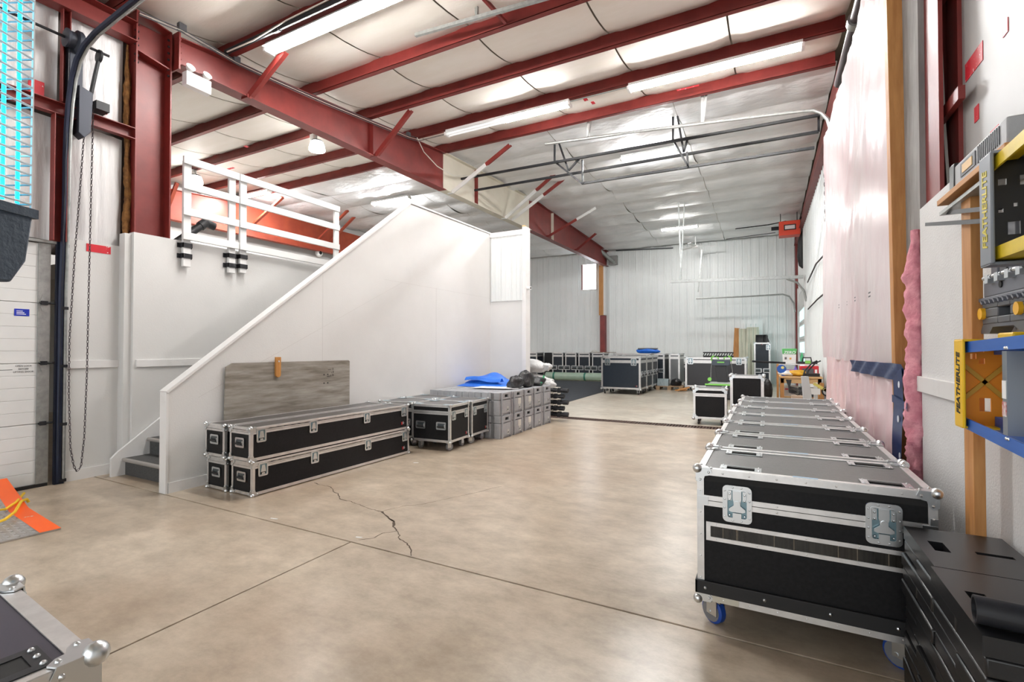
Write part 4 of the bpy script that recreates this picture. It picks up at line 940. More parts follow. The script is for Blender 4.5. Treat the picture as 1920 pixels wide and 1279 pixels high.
for k in range(12): m.bar((-.44 + k * .077, -.19, .05), (-.40 + k * .077, -.19, .13), .02, .03)
m.obj('ramp_body', RUBBER, cr_)
# green machine
gm = thing('power_sweeper', 'black and green walk behind machine with upright handles', 'machine', (-1.14, 14.6, 0))
LIME = mat('lime green plastic', (.22, .62, .10), .4); SATB = mat('satin black plastic', (.015, .015, .017), .35)
MB().prism([(-.42, .25), (-.36, .42), (.36, .42), (.42, .25), (.40, 0.02), (-.40, .02)], 'y', -.28, .12).obj('deck', SATB, gm, bevel=.02)
MB().prism([(-.34, .42), (.34, .42), (.26, .47), (-.26, .47)], 'y', -.30, .02).obj('deck_cover', mat('silver plastic', (.42, .46, .44), .35), gm); MB().box(-.40, .40, -.305, -.28, .39, .43).obj('green_trim', LIME, gm)
MB().prism([(-.10, .42), (.16, .42), (.13, .92), (-.17, .92)], 'y', -.10, .05).obj('column', SATB, gm, bevel=.01)
MB().prism(rrect(.46, .16, .05), 'y', -.16, .06, Matrix.Translation((-.01, 0, 1.0))).obj('console', mat('slate plastic', (.05, .065, .085), .4), gm, bevel=.01)
MB().box(-.10, .08, -.163, -.158, 1.0, 1.03).obj('badge', LIME, gm)
for s in (-1, 1):
    MB().tube([(s * .28, -.02, .45), (s * .27, -.02, .8), (s * .24, -.05, 1.05)], .010, 6).obj('handle_tube', GALV, gm); MB().tube([(s * .24, -.05, 1.05), (s * .25, -.1, 1.14), (s * .18, -.12, 1.19)], .022, 8).obj('grip', LIME, gm)
    MB().cyl((s * .30, -.12, .54), (s * .30, -.02, .54), .05, 12).obj('wheel_knob', LIME, gm)
for s in (-1, 1): MB().tube([(s * .08, -.08, 1.07), (s * .07, -.12, 1.14), (s * .13, -.12, 1.16)], .016, 6).obj('lever', LIME, gm)
# pair of cases on the drain
road_case('small upright flight case on casters standing at the trench drain', (-.955, 9.75, 0), R(3), .56, .50, .55, .115, .115, .034, group='cases by the drain', corner=1.6, handles=())
road_case('taller open backed flight case beside the one at the trench drain', (-.345, 9.95, 0), 0, .545, .42, .80, .10, None, .044, group='cases by the drain', corner=1.6)
# leaning boards
o = MB().prism([(-1.28, .02), (-1.05, .02), (-.98, 2.18), (-1.16, 2.2)], 'y', 20.95, 21.0).obj('lumber_plank', PINE, None, None, (R(0), 0, 0)); tag(o, 'orange lumber plank leaning on the far wall', 'plank')
CREAM = mat('cream steel offcut', (.62, .62, .50), .45, col2=(.55, .55, .44), scale=3)
for i, (x0, x1, z1, y, mt) in enumerate(((-1.0, -.55, 2.15, 20.75, CREAM), (-.72, -.30, 2.2, 20.68, CREAM), (-.95, -.6, 1.62, 20.6, CREAM), (-.92, -.18, 2.5, 20.98, SIDING), (-.85, -.35, 2.34, 20.9, SIDING))):
    m = MB(); n = 6
    P = [(x0 + (x1 - x0) * k / (2 * n), y - (.03 if k % 4 in (1, 2) else 0)) for k in range(2 * n + 1)]
    m.prism(P + [(a, b_ + .006) for a, b_ in reversed(P)], 'z', .01, z1); o = m.obj('siding_offcut', mt, None)
    tag(o, ['long cream ribbed metal offcut beside the leaning plank', 'cream ribbed metal offcut touching the upright case', 'short cream metal offcut standing in front of the others', 'white siding offcut, tallest sheet leaning on the far wall', 'white siding offcut just below the tallest sheet'][i], 'metal sheet', 'leaning metal offcuts')
road_case('narrow upright flight case standing by the cream metal offcuts', (-.19, 19.9, 0), 0, .52, .5, 1.5, .10, None, .05, handles=(('f', -.13, .50), ('f', .14, .50)), latches=(('f', .20, 1.33),), side=NAVY, corner=1.6, hscale=1.5, lscale=1.5, logo=('f', 0, 1.44))
hp = thing('plastic_bin', 'open black plastic bin lying on its side on the upright case', 'bin', (-.20, 19.9, 1.605))
m = MB().box(-.20, .17, -.15, .2, 0, .012).box(-.20, -.188, -.15, .2, 0, .28).prism([(.17, 0), (.26, 0), (.16, .28), (.13, .28)], 'y', -.15, .2).box(-.20, .14, -.15, .2, .27, .282).box(-.2, .2, .19, .2, 0, .27); m.obj('shell', SATB, hp); MB().box(.03, .04, -.14, .19, .01, .27).obj('divider', SATB, hp)
# black refuse bags by the bench
for k, (x, y, z, s, h) in enumerate(((-.10, 11.0, 0, .20, .42), (-.12, 11.5, 0, .20, .74), (.10, 10.75, 0, .15, .22))):
    o = blob('refuse_bag', (x, y, z), s, s * .9, h * .6, BAG, .28, 60 + k, 24, 14); tag(o, ['round black refuse bag slumped beside the workbench', 'tallest black refuse bag leaning by the workbench', 'small black refuse bag at the workbench leg'][k], 'bag', 'refuse bags by the workbench')
# ---- workbench with its clutter
wb = thing('workbench', 'small pine workbench cluttered with tools at the side wall', 'workbench', (0, 0, 0))
MB().box(.20, .94, 11.2, 12.0, .80, .835).obj('bench_top', PALEW, wb, bevel=.003); MB().box(.22, .92, 11.22, 11.25, .70, .80).obj('apron', PALEW, wb); MB().box(.24, .92, 11.3, 11.95, .40, .425).obj('lower_shelf', PALEW, wb)
for x in (.22, .86):
    for y in (11.22, 11.90): MB().box(x, x + .06, y, y + .08, 0, .80).obj('leg', PINE, wb)
MB().box(.16, .20, 11.9, 12.1, 0, 1.06).obj('back_post', PINE, wb); MB().box(.20, .94, 11.82, 11.98, 1.05, 1.07).obj('riser_shelf', mat('white shelf', (.75, .75, .75), .5), wb); MB().box(.9, .92, 11.82, 11.98, .835, 1.05).obj('riser_leg', MATS['white shelf'], wb); MB().box(.24, .26, 11.82, 11.98, .835, 1.05).obj('riser_leg', MATS['white shelf'], wb)
zb = .836
t = thing('salt_bag', 'white and green bag marked ZERO standing on the bench shelf', 'bag', (.40, 11.9, 1.071))
MB().prism([(-.12, 0), (.12, 0), (.125, .20), (-.125, .20)], 'y', -.05, .05).obj('bag_body', mat('white bag', (.72, .72, .70), .5), t, bevel=.01); MB().prism([(-.125, .20), (.125, .20), (.14, .32), (-.14, .32)], 'y', -.05, .05).obj('bag_top', mat('green bag print', (.10, .42, .12), .5), t, bevel=.01)
place('writing', text_mesh('ZERO', .085, mat('white print', (.8, .8, .85), .5), .001, .0005, .2), t, (0, -.0512, .235), (R(90), 0, 0)); MB().box(-.09, -.05, -.0515, -.05, .09, .14).obj('dark_print', GPLAS2, t); MB().box(.0, .035, -.0515, -.05, .09, .13).obj('orange_print', mat('orange print', (.7, .35, .05), .5), t)
t = thing('tape_gun', 'round blue tape dispenser on the bench edge', 'tool', (.24, 11.35, zb + .14)); MB().cyl((0, -.02, 0), (0, .03, 0), .085, 20).obj('disc', mat('blue plastic', (.015, .09, .38), .4), t); MB().cyl((.02, -.022, .03), (.02, -.018, .03), .03, 10).obj('label', mat('yellow print', (.75, .62, .2), .5), t); MB().box(.0, .07, -.015, .025, -.14, -.04).obj('grip', MATS['blue plastic'], t)
o = MB().cyl((-.30, 11.6, 1.12), (.32, 11.75, 1.09), .022, 10).obj('metal_bar', BSTEEL, None); tag(o, 'dark metal bar laid across the bench shelf and jutting out', 'bar')
t = thing('tool_carrier', 'black and green tool carrier on the bench shelf', 'toolbox', (.72, 11.9, 1.071)); MB().box(-.18, .18, -.08, .08, 0, .05).obj('tray', SATB, t, bevel=.005); MB().tube([(-.08, 0, .05), (-.07, 0, .13), (.07, 0, .13), (.08, 0, .05)], .014, 6).obj('grip', SATB, t); MB().box(-.04, .06, -.09, -.07, .01, .07).obj('green_panel', LIME, t); MB().lathe([(.03, 0), (.035, .1), (.012, .17), (.0, .2)], 10, Matrix.Translation((-.09, .03, .05))).obj('bottle', mat('green bottle', (.08, .45, .2), .3), t)
t = thing('drill_case', 'red power tool case with grey latch on the bench', 'toolbox', (.74, 11.72, zb)); MB().box(-.17, .17, -.08, .08, 0, .20).obj('shell', mat('red plastic', (.55, .02, .03), .4), t, bevel=.012); MB().box(-.12, .08, -.086, -.08, .03, .15).obj('dark_panel', GPLAS2, t); MB().box(.10, .14, -.087, -.08, .05, .13).obj('white_label', WH, t)
o = blob('work_gloves', (.52, 11.42, zb), .16, .10, .07, mat('yellow leather', (.68, .38, .02), .6, col2=(.55, .28, .02), scale=10), .4, 81, 16, 9); tag(o, 'yellow work gloves crumpled on the bench', 'gloves')
o = blob('white_rag', (.31, 11.40, zb), .11, .10, .065, mat('white rag', (.75, .75, .74), .8), .4, 82, 16, 9); tag(o, 'white rag crumpled on the bench beside the yellow gloves', 'rag')
o = MB().lathe([(.035, 0), (.035, .13), (.015, .16), (.015, .19)], 12, Matrix.Translation((.50, 11.62, zb))).obj('spray_bottle', mat('violet plastic', (.12, .08, .40), .4), None); tag(o, 'violet spray bottle standing on the bench', 'bottle')
o = MB().box(.32, .46, 11.6, 11.72, zb, zb + .12).obj('small_carton', mat('blue and pink carton', (.08, .10, .45), .5, col2=(.75, .25, .30), scale=7), None); tag(o, 'small blue and pink carton on the bench', 'carton')
o = MB().box(.62, .90, 11.3, 11.55, zb, zb + .06).obj('tool_tray', RUBBER, None); tag(o, 'black tray of cables on the bench corner', 'tray')
t = thing('cable_bundle', 'black cable bundle drooping from the front of the bench', 'cable', (.46, 11.17, .72))
for k in range(5): MB().tube([(-.14 + .02 * k, 0, .05), (-.10, -.02 - .01 * k, -.08 - .02 * k), (.05, -.03, -.12 - .03 * k), (.2, -.01 * k, -.10), (.22, 0, .05)], .012, 6).obj('cable', RUBBER, t)
t = thing('power_tool_box', 'white carton with a power tool picture on the lower bench shelf', 'carton', (.40, 11.5, .426)); MB().box(-.12, .12, -.12, .12, 0, .19).obj('carton', mat('white carton', (.62, .60, .58), .6), t); MB().ball((.03, -.125, .09), .045, 10, 6, 1.5, .1, .8).obj('picture', GPLAS2, t); MB().box(-.10, -.03, -.122, -.119, .13, .155).obj('red_print', mat('red print', (.6, .02, .03), .5), t)
o = MB().box(.55, .85, 11.35, 11.7, .426, .60).obj('dark_toolbox', GPLAS2, None, bevel=.008); tag(o, 'dark toolbox on the lower bench shelf', 'toolbox')
o = MB().box(.30, .52, 11.32, 11.7, .0, .38).obj('black_crate', SATB, None); tag(o, 'black crate on the floor under the bench', 'crate')
o = MB().box(.40, .62, 10.95, 11.15, .0, .47).obj('pale_carton', mat('tan carton', (.5, .36, .26), .7), None, bevel=.004); tag(o, 'tan carton standing before the bench', 'carton')
t = thing('floor_machine', 'pale grey upright machine with black looped handle and side wheel', 'machine', (.62, 10.55, 0))
GM = mat('pale grey plastic', (.46, .45, .45), .45)
MB().prism([(-.05, 0), (.14, 0), (.11, .3), (.04, .88), (-.08, .88), (-.04, .3)], 'y', -.06, .06).obj('body', GM, t, bevel=.01); MB().box(.05, .22, -.05, .05, .55, .66).obj('side_box', mat('off white box', (.62, .60, .58), .5), t)
for s in (-.02, .035): MB().tube([(s - .02, 0, .88), (s, 0, .98), (s + .12, 0, 1.13), (s + .2, 0, 1.17)], .013, 7).obj('handle', SATB, t)
MB().bar((.12, 0, .75), (.33, 0, .62), .06, .05).obj('wheel_arm', mat('yellow plate', (.6, .5, .12), .4), t)
w_ = MB(); w_.tube([(.33 + .08 * math.cos(a), -.02, .61 + .08 * math.sin(a)) for a in [k * math.pi / 8 for k in range(16)]], .014, 6, closed=True); w_.obj('wheel_tyre', RUBBER, t); MB().cyl((.33, -.03, .61), (.33, -.01, .61), .065, 14).obj('wheel_disc', mat('grey disc', (.35, .34, .33), .4), t)
for x, mt, nm in ((.80, WHITE, 'white'), (.90, PINE, 'pine')):
    o = MB().box(x - .03, x + .03, 10.9, 10.99, 0, .74).obj('short_stud', mt, None); tag(o, 'short %s stud standing by the bench and side wall' % nm, 'lumber', 'short studs by the bench')
# ---- chains on the far side wall
for lab, pts in (('long dark chain hanging on the ribbed side wall beside the plastic sheet', ((1546, 300), (1549, 430), (1551, 560), (1553, 650), (1554, 752))), ('slack chain running up the ribbed side wall', ((1514, 530), (1530, 495), (1549, 474))), ('second slack chain stretched across the ribbed side wall', ((1515, 580), (1532, 562), (1550, 547)))):
    o = chain_path(MB(), [px(u, v, x=.97) for u, v in pts], .085, .007, .016).obj('wall_chain', STC, None, smooth=60); tag(o, lab, 'chain')
# ================================================================== CEILING FITTINGS
def fluoro(label, x0, x1, y, z, lit, half=None, group='fluorescent fixtures'):
    t = thing('fluorescent_light', label, 'light fixture', ((x0 + x1) / 2, y, z), 0, group); L = (x1 - x0) / 2
    MB().box(-L, L, -.055, .055, -.055, 0).prism([(-.10, -.062), (-.055, -.05), (.055, -.05), (.10, -.062), (.10, -.066), (.055, -.054), (-.055, -.054), (-.10, -.066)], 'x', -L, L).obj('housing', FIXW, t)
    for s in (-1, 1):
        if half:
            MB().cyl((-L + .03, s * .045, -.085), (-.02, s * .045, -.085), .019, 6).obj('tube', TUBEM if half[0] else TUBEDIM, t); MB().cyl((.02, s * .045, -.085), (L - .03, s * .045, -.085), .019, 6).obj('tube', TUBEM if half[1] else TUBEDIM, t)
        else: MB().cyl((-L + .03, s * .045, -.085), (L - .03, s * .045, -.085), .019, 6).obj('tube', (TUBEF if 8.5 < y < 15 else TUBEM) if lit else TUBEDIM, t)
        MB().box(s * L - .02, s * L + .02, -.07, .07, -.11, -.05).obj('lamp_holder', FIXW, t)
    return t
fluoro('lit fluorescent fixture beside the black gas pipe', -5.67, -3.1, 4.04, roof_z(4.0) - .005, True)
fluoro('half lit fluorescent fixture nearest the rafter', -5.59, -3.01, 7.86, roof_z(7.9) - .005, True, (False, True))
fluoro('fully lit double fluorescent fixture near the side wall', -1.98, .46, 7.86, roof_z(7.9) - .005, True, (True, True))
fluoro('lit fluorescent fixture glowing under the white blanket above the black pipe frame', -2.95, -1.72, 11.0, bz(11) - .035, True)
fluoro('lit fluorescent fixture under the white blanket beyond the hanging strut', -3.4, -2.15, 18.1, bz(18.1) - .06, True)
fluoro('lit fluorescent fixture over the mezzanine stair top', -10.5, -9.1, 10.95, bz(11) - .04, True)
fluoro('lit fluorescent fixture over the mezzanine beside the far rafter', -13.2, -12.0, 8.6, roof_z(8.6) - .02, True)
for (x, y, lab) in ((-7.84, 6.56, 'glass bell high bay lamp hanging beside the rafter'), (-11.9, 6.56, 'glass bell high bay lamp over the mezzanine behind the guard rail')):
    z = roof_z(6.6); t = thing('high_bay_lamp', lab, 'lamp', (x, y, z), 0, 'high bay lamps')
    MB().box(-.05, .05, -.05, .05, -.12, 0).obj('ballast_box', FIXW, t); MB().cyl((.06, 0, -.02), (.1, 0, -.14), .012, 6).obj('hook', GALV, t)
    MB().lathe([(.04, -.12), (.10, -.135), (.115, -.155), (.11, -.165)], 20, Matrix.Translation((.1, 0, 0))).obj('collar', GPLAS2, t)
    MB().lathe([(.11, -.165), (.135, -.22), (.15, -.31), (.145, -.33)], 20, Matrix.Translation((.1, 0, 0))).obj('ribbed_glass', mat('ribbed glass', (.75, .75, .75), .15, emit=(1, .97, .93), estr=22), t)
    MB().lathe([(.0, -.315), (.14, -.32), (.145, -.33)], 20, Matrix.Translation((.1, 0, 0))).obj('lens', mat('lit lens', (1, 1, 1), .3, emit=(1, .98, .95), estr=480), t)
    MB().tube([(-.02, 0, -.11), (-.10, 0, -.2), (-.02, 0, -.24), (.06, 0, -.15)], .008, 6).obj('cord', RUBBER, t)
for (u, v, w, h) in ((433, 316, .22, .03), (462, 275, .09, .04), (1098, 187, .07, .05), (1112, 193, .06, .05), (1290, 165, .35, .02)):
    p = px(u, v, z=5.62 if u < 900 else 5.80); MB().box(p.x - w / 2, p.x + w / 2, p.y - h, p.y + h, p.z + .0, p.z + .004).obj('red_tape', REDTAPE, ceiling)
# emergency light
p = px(372, 156, x=-6.27); t = thing('emergency_light', 'white emergency light box with two lamp heads on the rafter', 'emergency light', (-6.30, p.y, p.z))
MB().box(-.05, .05, -.15, .15, -.085, .085).obj('box', FIXW, t, bevel=.006); MB().box(.0502, .0512, .05, .11, -.03, .04).obj('pink_label', mat('pink label', (.75, .5, .5), .5), t)
for s in (-1, 1): 
    h_ = MB().lathe([(.02, -.03), (.045, .0), (.055, .035), (.05, .04)], 12, Matrix.Translation((.02, s * .10, .13)) @ Matrix.Rotation(R(60), 4, 'Y')).obj('lamp_head', FIXW, t); MB().cyl((0, s * .10, .08), (.01, s * .10, .12), .014, 8).obj('neck', FIXW, t)
# junction boxes, cables, pipes
for lab, u, v, s in (('grey junction box on the cables above the red column', 341, 52, .09), ('grey junction box on the rafter cables by the lit fixture', 443, 112, .09), ('grey junction box on the rafter near the half lit fixture', 766, 252, .08)):
    p = px(u, v, x=-6.33); o = MB().box(p.x - .03, p.x + .03, p.y - s / 2, p.y + s / 2, p.z - s / 2, p.z + s / 2).obj('junction_box', GPLAS2, None, bevel=.006); tag(o, lab, 'junction box', 'junction boxes')
cb = thing('cable_run', 'bundle of cables running along the top of the red rafter', 'cable', (0, 0, 0))
for k, dz in enumerate((0, -.025, .02)):
    P = [px(u, v + 3 * k * 1.0, x=-6.32 + .01 * k) for u, v in ((262, 22), (340, 54), (443, 114), (520, 150), (610, 190), (700, 227), (766, 254), (782, 258))]; MB().tube(P, .006, 5).obj('cable', CABLE if k == 1 else GPLAS2, cb)
MB().tube([px(u, v, x=-6.3) for u, v in ((782, 258), (795, 285), (820, 312), (850, 330), (880, 330))], .010, 5).obj('cable', CABLE, cb)
t = thing('gas_pipe', 'black gas pipe running beside the lit fluorescent fixture', 'pipe', (0, 0, 0)); a, b_ = px(424, 98, y=3.86), px(640, -2, y=3.86); MB().cyl(a, a + (b_ - a) * 1.8, .032, 10).obj('pipe', BSTEEL, t); c = a + (b_ - a) * .48; MB().cyl(c - V((.05, 0, 0)), c + V((.05, 0, 0)), .042, 10).obj('coupling', BSTEEL, t)
MB().tube([a + V((.1, -.05, -.05)), a + (b_ - a) * .3 + V((0, -.05, -.06)), a + (b_ - a) * .6 + V((0, -.05, .0)), a + (b_ - a) * 1.2 + V((0, -.05, .02))], .009, 5).obj('cable', CABLE, t)
t = thing('strut_channel', 'galvanised slotted strut channel hung below the purlins', 'strut', (0, 0, 0)); a, b_ = px(779, 66, y=5.0), px(1010, 0, y=5.0); MB().bar(a, a + (b_ - a) * 1.8, .04, .042).obj('channel', GALV, t)
c = px(893, 28, y=5.0); MB().bar(c, c + V((-.03, 0, .55)), .035, .006).bar(c + V((.02, 0, 0)), c + V((.03, .0, .55)), .006, .035).obj('hanger', GALV, t)
p0 = px(948, 42, y=5.3); p1 = px(905, -5, y=4.9); o = MB().bar(p0, p1, .04, .04).obj('angle_brace', RED, None); tag(o, 'short red angle brace crossing the galvanised strut channel', 'brace')
# conduits along purlins at the lights
t = thing('conduit', 'thin metal conduit linking the fluorescent fixtures', 'conduit', (0, 0, 0)); MB().cyl((-6.3, 7.84, 5.63), (-5.6, 7.84, 5.63), .012, 6).obj('pipe', GALV, t); MB().cyl((-3.0, 7.84, 5.66), (-1.98, 7.84, 5.66), .012, 6).obj('pipe', GALV, t)
# pipe frame and door track hung under the blanket
PF = thing('pipe_frame', 'black steel pipe frame hung under the white blanket', 'pipe frame', (0, 0, 0))
def bar_y(pa, pb, y, nm='bar', w=.045): a, b_ = px(*pa, y=y), px(*pb, y=y); return MB().bar(a, b_, w, w).obj(nm, BSTEEL, PF)
bar_y((852, 338), (1535, 216), 9.6); bar_y((890, 357), (1535, 247), 9.95); bar_y((1092, 344), (1527, 277), 9.75)
for (uv, nm) in ((((1040, 262), (1040, 302)), 0), (((1048, 268), (1066, 320)), 0), (((1041, 304), (1092, 345)), 0), (((1066, 320), (1086, 298)), 0), (((1092, 300), (1092, 345)), 0), (((1262, 212), (1262, 262)), 0), (((1270, 216), (1282, 285)), 0), (((1262, 262), (1290, 312)), 0), (((1282, 285), (1290, 258)), 0), (((1288, 285), (1290, 312)), 0), (((1535, 216), (1535, 247)), 0)):
    bar_y(uv[0], uv[1], 9.7, 'hanger', .035)
TK = thing('ceiling_track', 'galvanised overhead door track hung from the purlin and curving down at the side wall', 'track', (0, 0, 0))
P = [px(u, v, y=9.15) for u, v in ((1022, 270), (1200, 246), (1400, 221), (1500, 209), (1525, 207), (1540, 212), (1552, 224), (1557, 240))]; MB().tube(P, .03, 8).obj('rail', GALV, TK)
for (u, v0, v1) in ((1103, 192, 258), (1317, 150, 232)):
    a, b_ = px(u, v0, y=9.1), px(u, v1, y=9.15); MB().bar(a, b_, .05, .01).obj('hanger', GALV, TK); a2 = px(u + 9, v0 + 14, y=9.1); MB().bar(a2, b_, .04, .01).obj('hanger', GALV, TK)
# far hung items
t = thing('hanging_strut', 'pair of galvanised struts meeting in a point below the far blanket', 'strut', (0, 0, 0)); a, b_, c = px(1272, 380, y=15.6), px(1284, 380, y=15.6), px(1277, 505, y=15.6); a.z = b_.z = bz(15.6) + .1; MB().bar(a, c, .04, .04).obj('strut', GALV, t); MB().bar(b_, c, .03, .03).obj('strut', GALV, t)
t = thing('ceiling_track', 'straight galvanised door track hanging before the far wall', 'track', (0, 0, 0)); MB().bar(px(1257, 528, y=16.8), px(1506, 519, y=16.8), .06, .09).obj('rail', GALV, t)
MB().tube([px(u, v, y=16.8) for u, v in ((1475, 523), (1495, 530), (1507, 545), (1512, 565))], .03, 8).obj('curve', GALV, t); MB().bar(px(1277, 505, y=16.8), px(1277, 528, y=16.8), .03, .03).obj('hanger', GALV, t)
t = thing('ceiling_track', 'thin galvanised door track curving down by the far corner', 'track', (0, 0, 0)); MB().tube([px(u, v, y=20.6) for u, v in ((1305, 560), (1400, 556), (1468, 552), (1480, 556), (1488, 568), (1491, 585))], .028, 8).obj('rail', GALV, t); MB().bar(px(1316, 468, y=20.6), px(1309, 548, y=20.6), .05, .03).obj('hanger', GALV, t)
fn_ = thing('ceiling_fan', 'white ceiling fan in front of the far wall', 'fan', tuple(px(1304, 462, y=20.3)))
MB().lathe([(.0, -.08), (.12, -.06), (.13, .02), (.05, .06), (.02, .07), (.02, .42)], 14).obj('motor', FIXW, fn_)
for k in range(3):
    b_ = MB().box(.12, .75, -.07, .07, -.01, .003).obj('blade', FIXW, fn_, None, (R(8), 0, R(20 + 120 * k)))
hv = thing('unit_heater', 'orange unit heater with black flexible duct at the side wall', 'heater', tuple(px(1480, 429, y=18.2)))
MB().box(-.30, .30, -.2, .25, -.24, .22).obj('cabinet', mat('orange enamel', (.75, .05, .01), .4), hv, bevel=.01); MB().box(-.16, .18, -.206, -.2, -.08, .10).obj('label_frame', BLACK, hv); MB().box(-.13, .15, -.209, -.206, -.05, .07).obj('label', mat('pale label', (.7, .62, .62), .5), hv)
MB().cyl((-.52, 0, .05), (-.30, 0, .05), .06, 10).obj('gas_valve', BSTEEL, hv); MB().tube([(.28, 0, .26), (.44, 0, .22), (.46, 0, -.1), (.34, 0, -.45), (.32, 0, -.95), (.36, 0, -1.2), (.42, 0, -1.25)], .11, 12).obj('flexible_duct', RUBBER, hv)
MB().tube([(-1.6, 0, .18), (-.6, 0, .2), (-.1, 0, .26), (-.05, 0, .2)], .018, 6).obj('gas_line', BSTEEL, hv); MB().tube([(-1.9, .1, -.12), (-.4, .1, -.06)], .014, 6).obj('conduit', GPLAS2, hv)
MB().cyl((-.25, 0, .2), (-.25, 0, .55), .012, 6).cyl((.22, 0, .2), (.22, 0, .55), .012, 6).obj('hanger_rod', BSTEEL, hv)
t = thing('vent_pipe', 'galvanised vent pipe slanting down to a wall box by the far column', 'duct', (0, 0, 0)); a, b_ = px(1116, 462, y=20.4), px(1152, 493, y=21.3); MB().cyl(a, b_, .09, 14).obj('pipe', GALV, t); c = px(1151, 492, y=21.36); MB().box(c.x - .2, c.x + .18, 21.22, 21.40, c.z - .12, c.z + .28).obj('wall_box', GALV, t)
o = MB().tube([px(u, v, y=21.36) for u, v in ((1155, 470), (1200, 468), (1262, 465))], .025, 6).obj('wall_conduit', GPLAS2, None); tag(o, 'dark conduit along the top of the far wall', 'conduit')
t = thing('duct_pipe', 'dark insulated pipe hung under the roof edge above the plastic sheet', 'pipe', (0, 0, 0)); a, b_ = V((.86, 7.7, 4.92)), V((.86, 3.5, 4.92)); MB().cyl(a, b_, .06, 14).obj('pipe', mat('dark brown pipe', (.06, .04, .045), .45), t); MB().cyl((.86, 6.25, 4.92), (.86, 6.36, 4.92), .085, 12).obj('flange', GALV, t)
# mezzanine bits behind the rail
t = thing('drain_pipe', 'thick black drain pipe slanting up behind the guard rail', 'pipe', (0, 0, 0)); a, b_, c = px(330, 455, x=-7.4), px(385, 418, x=-7.4), px(402, 425, x=-7.4); MB().tube([a + (a - b_) * .6, a, b_], .055, 12).obj('pipe', BSTEEL, t); MB().tube([b_, c], .06, 12).obj('elbow', BSTEEL, t); MB().cyl(b_ - (b_ - a).normalized() * .1, b_ + (b_ - a).normalized() * .02, .068, 12).obj('collar', BSTEEL, t)
t = thing('security_camera', 'small white dome camera on the mezzanine wall', 'camera', tuple(px(598, 475, x=-13.8))); MB().ball((0, 0, 0), .13, 12, 7).obj('dome', FIXW, t); MB().ball((.1, -.02, 0), .06, 10, 6).obj('lens', BLACK, t)
t = thing('security_camera', 'small white camera on the end of the stair wall return', 'camera', (-4.26, 8.80, px(985, 541, y=8.8).z)); MB().cyl((-.02, 0, 0), (.06, -.02, 0), .035, 12).obj('housing', FIXW, t); MB().cyl((.06, -.02, 0), (.064, -.021, 0), .02, 10).obj('lens', BLACK, t)
# ================================================================== NEAR OBJECTS
# ---- dock plate
dp = thing('dock_plate', 'aluminium diamond plate dock board with an orange edge and yellow rope handles', 'dock plate', (0, 0, 0))
TREAD = mat('diamond tread aluminium', (.55, .53, .51), .38, .85, col2=(.46, .44, .43), scale=10)
def pz(x): return .012 if x > -5.7 else .012 + .21 * (-5.7 - x)
def plate(y0, y1, z=0):
    xs = [-4.84, -5.2, -5.7, -6.2, -6.42]; m = MB()
    pts = [(x, pz(x)) for x in xs]; m.prism([(x, a + z) for x, a in pts] + [(x, a + z - (.010 if z == 0 else .0008)) for x, a in reversed(pts)], 'y', y0, y1); return m
dp.rotation_euler = (0, 0, R(-5.5)); _rot = Matrix.Rotation(R(-5.5), 4, 'Z'); dp.location = V((-4.84, 1.73, 0)) - _rot @ V((-4.84, 1.73, 0)); DPI = (Matrix.Translation(dp.location) @ _rot).inverted()
plate(.2, 1.72).obj('plate', TREAD, dp)
m = plate(1.60, 1.721, .0012); m.obj('orange_edge', mat('orange paint', (.9, .12, .01), .45, col2=(.6, .55, .5), scale=14, lo=.66, hi=.72), dp)
lug = MB(); k = 0
for i in range(34):
    for j in range(26):
        x = -4.87 - i * .045; y = 1.58 - j * .045
        a = R(45) if (i + j) % 2 else R(-45); M = Matrix.Translation((x, y, pz(x))) @ Matrix.Rotation(a, 4, 'Z'); lug.box(-.016, .016, -.004, .004, 0, .002, M)
o = lug.obj('tread_pattern', TREAD, dp); o['kind'] = 'stuff'
YEL = mat('yellow rope', (.85, .55, .02), .6)
MB().tube([DPI @ px(u, v, z=zz) for u, v, zz in ((45, 925, .03), (30, 942, .06), (10, 955, .05), (-15, 958, .04), (-50, 955, .02))], .011, 7).obj('rope', YEL, dp)
MB().tube([DPI @ px(u, v, z=zz) for u, v, zz in ((54, 942, .02), (50, 936, .05), (40, 940, .06), (28, 960, .06), (10, 974, .05), (-20, 985, .04))], .011, 7).obj('rope', YEL, dp)
# ---- insect lamp
d_ = V((-math.sin(YAW - R(2.5)), math.cos(YAW - R(2.5)), 0)); 
L0 = px(58, 396, x=-1.15); base = V((L0.x, L0.y, L0.z))
il = thing('insect_lamp', 'hanging insect lamp with glowing cyan tubes inside a white wire cage', 'lamp', (base.x, base.y, base.z), math.atan2(d_.y, d_.x))
# local x = away from camera (right edge at x=0), local y = to the left side
NAVYB = mat('dark blue grey housing', (.035, .055, .085), .6, col2=(.05, .075, .11), scale=40, bump=.2, bscale=120)
LW, LD = .42, .20
MB().prism([(-LW, 0), (0.006, 0), (-.006, -.09), (-.03, -.13), (-LW + .03, -.13), (-LW, -.09)], 'y', 0, LD).obj('base_tray', NAVYB, il, bevel=.004); MB().box(-LW - .004, .010, -.004, LD + .004, -.012, .004).obj('tray_rim', NAVYB, il)
MB().box(-LW, 0, 0, LD, .66, .76).obj('top_hood', NAVYB, il, bevel=.004)
WIRE = mat('white enamel wire', (.85, .88, .9), .35)
m = MB()
for k in range(38):
    z = .012 + k * .0172; m.tube([(-LW, 0, z), (0, 0, z), (0, LD, z), (-LW, LD, z), (-LW, 0, z)], .0021, 5)
for x in (0, -.14, -.28, -LW): m.cyl((x, 0, 0), (x, 0, .66), .002, 5).cyl((x, LD, 0), (x, LD, .66), .002, 5)
m.obj('wire_cage', WIRE, il)
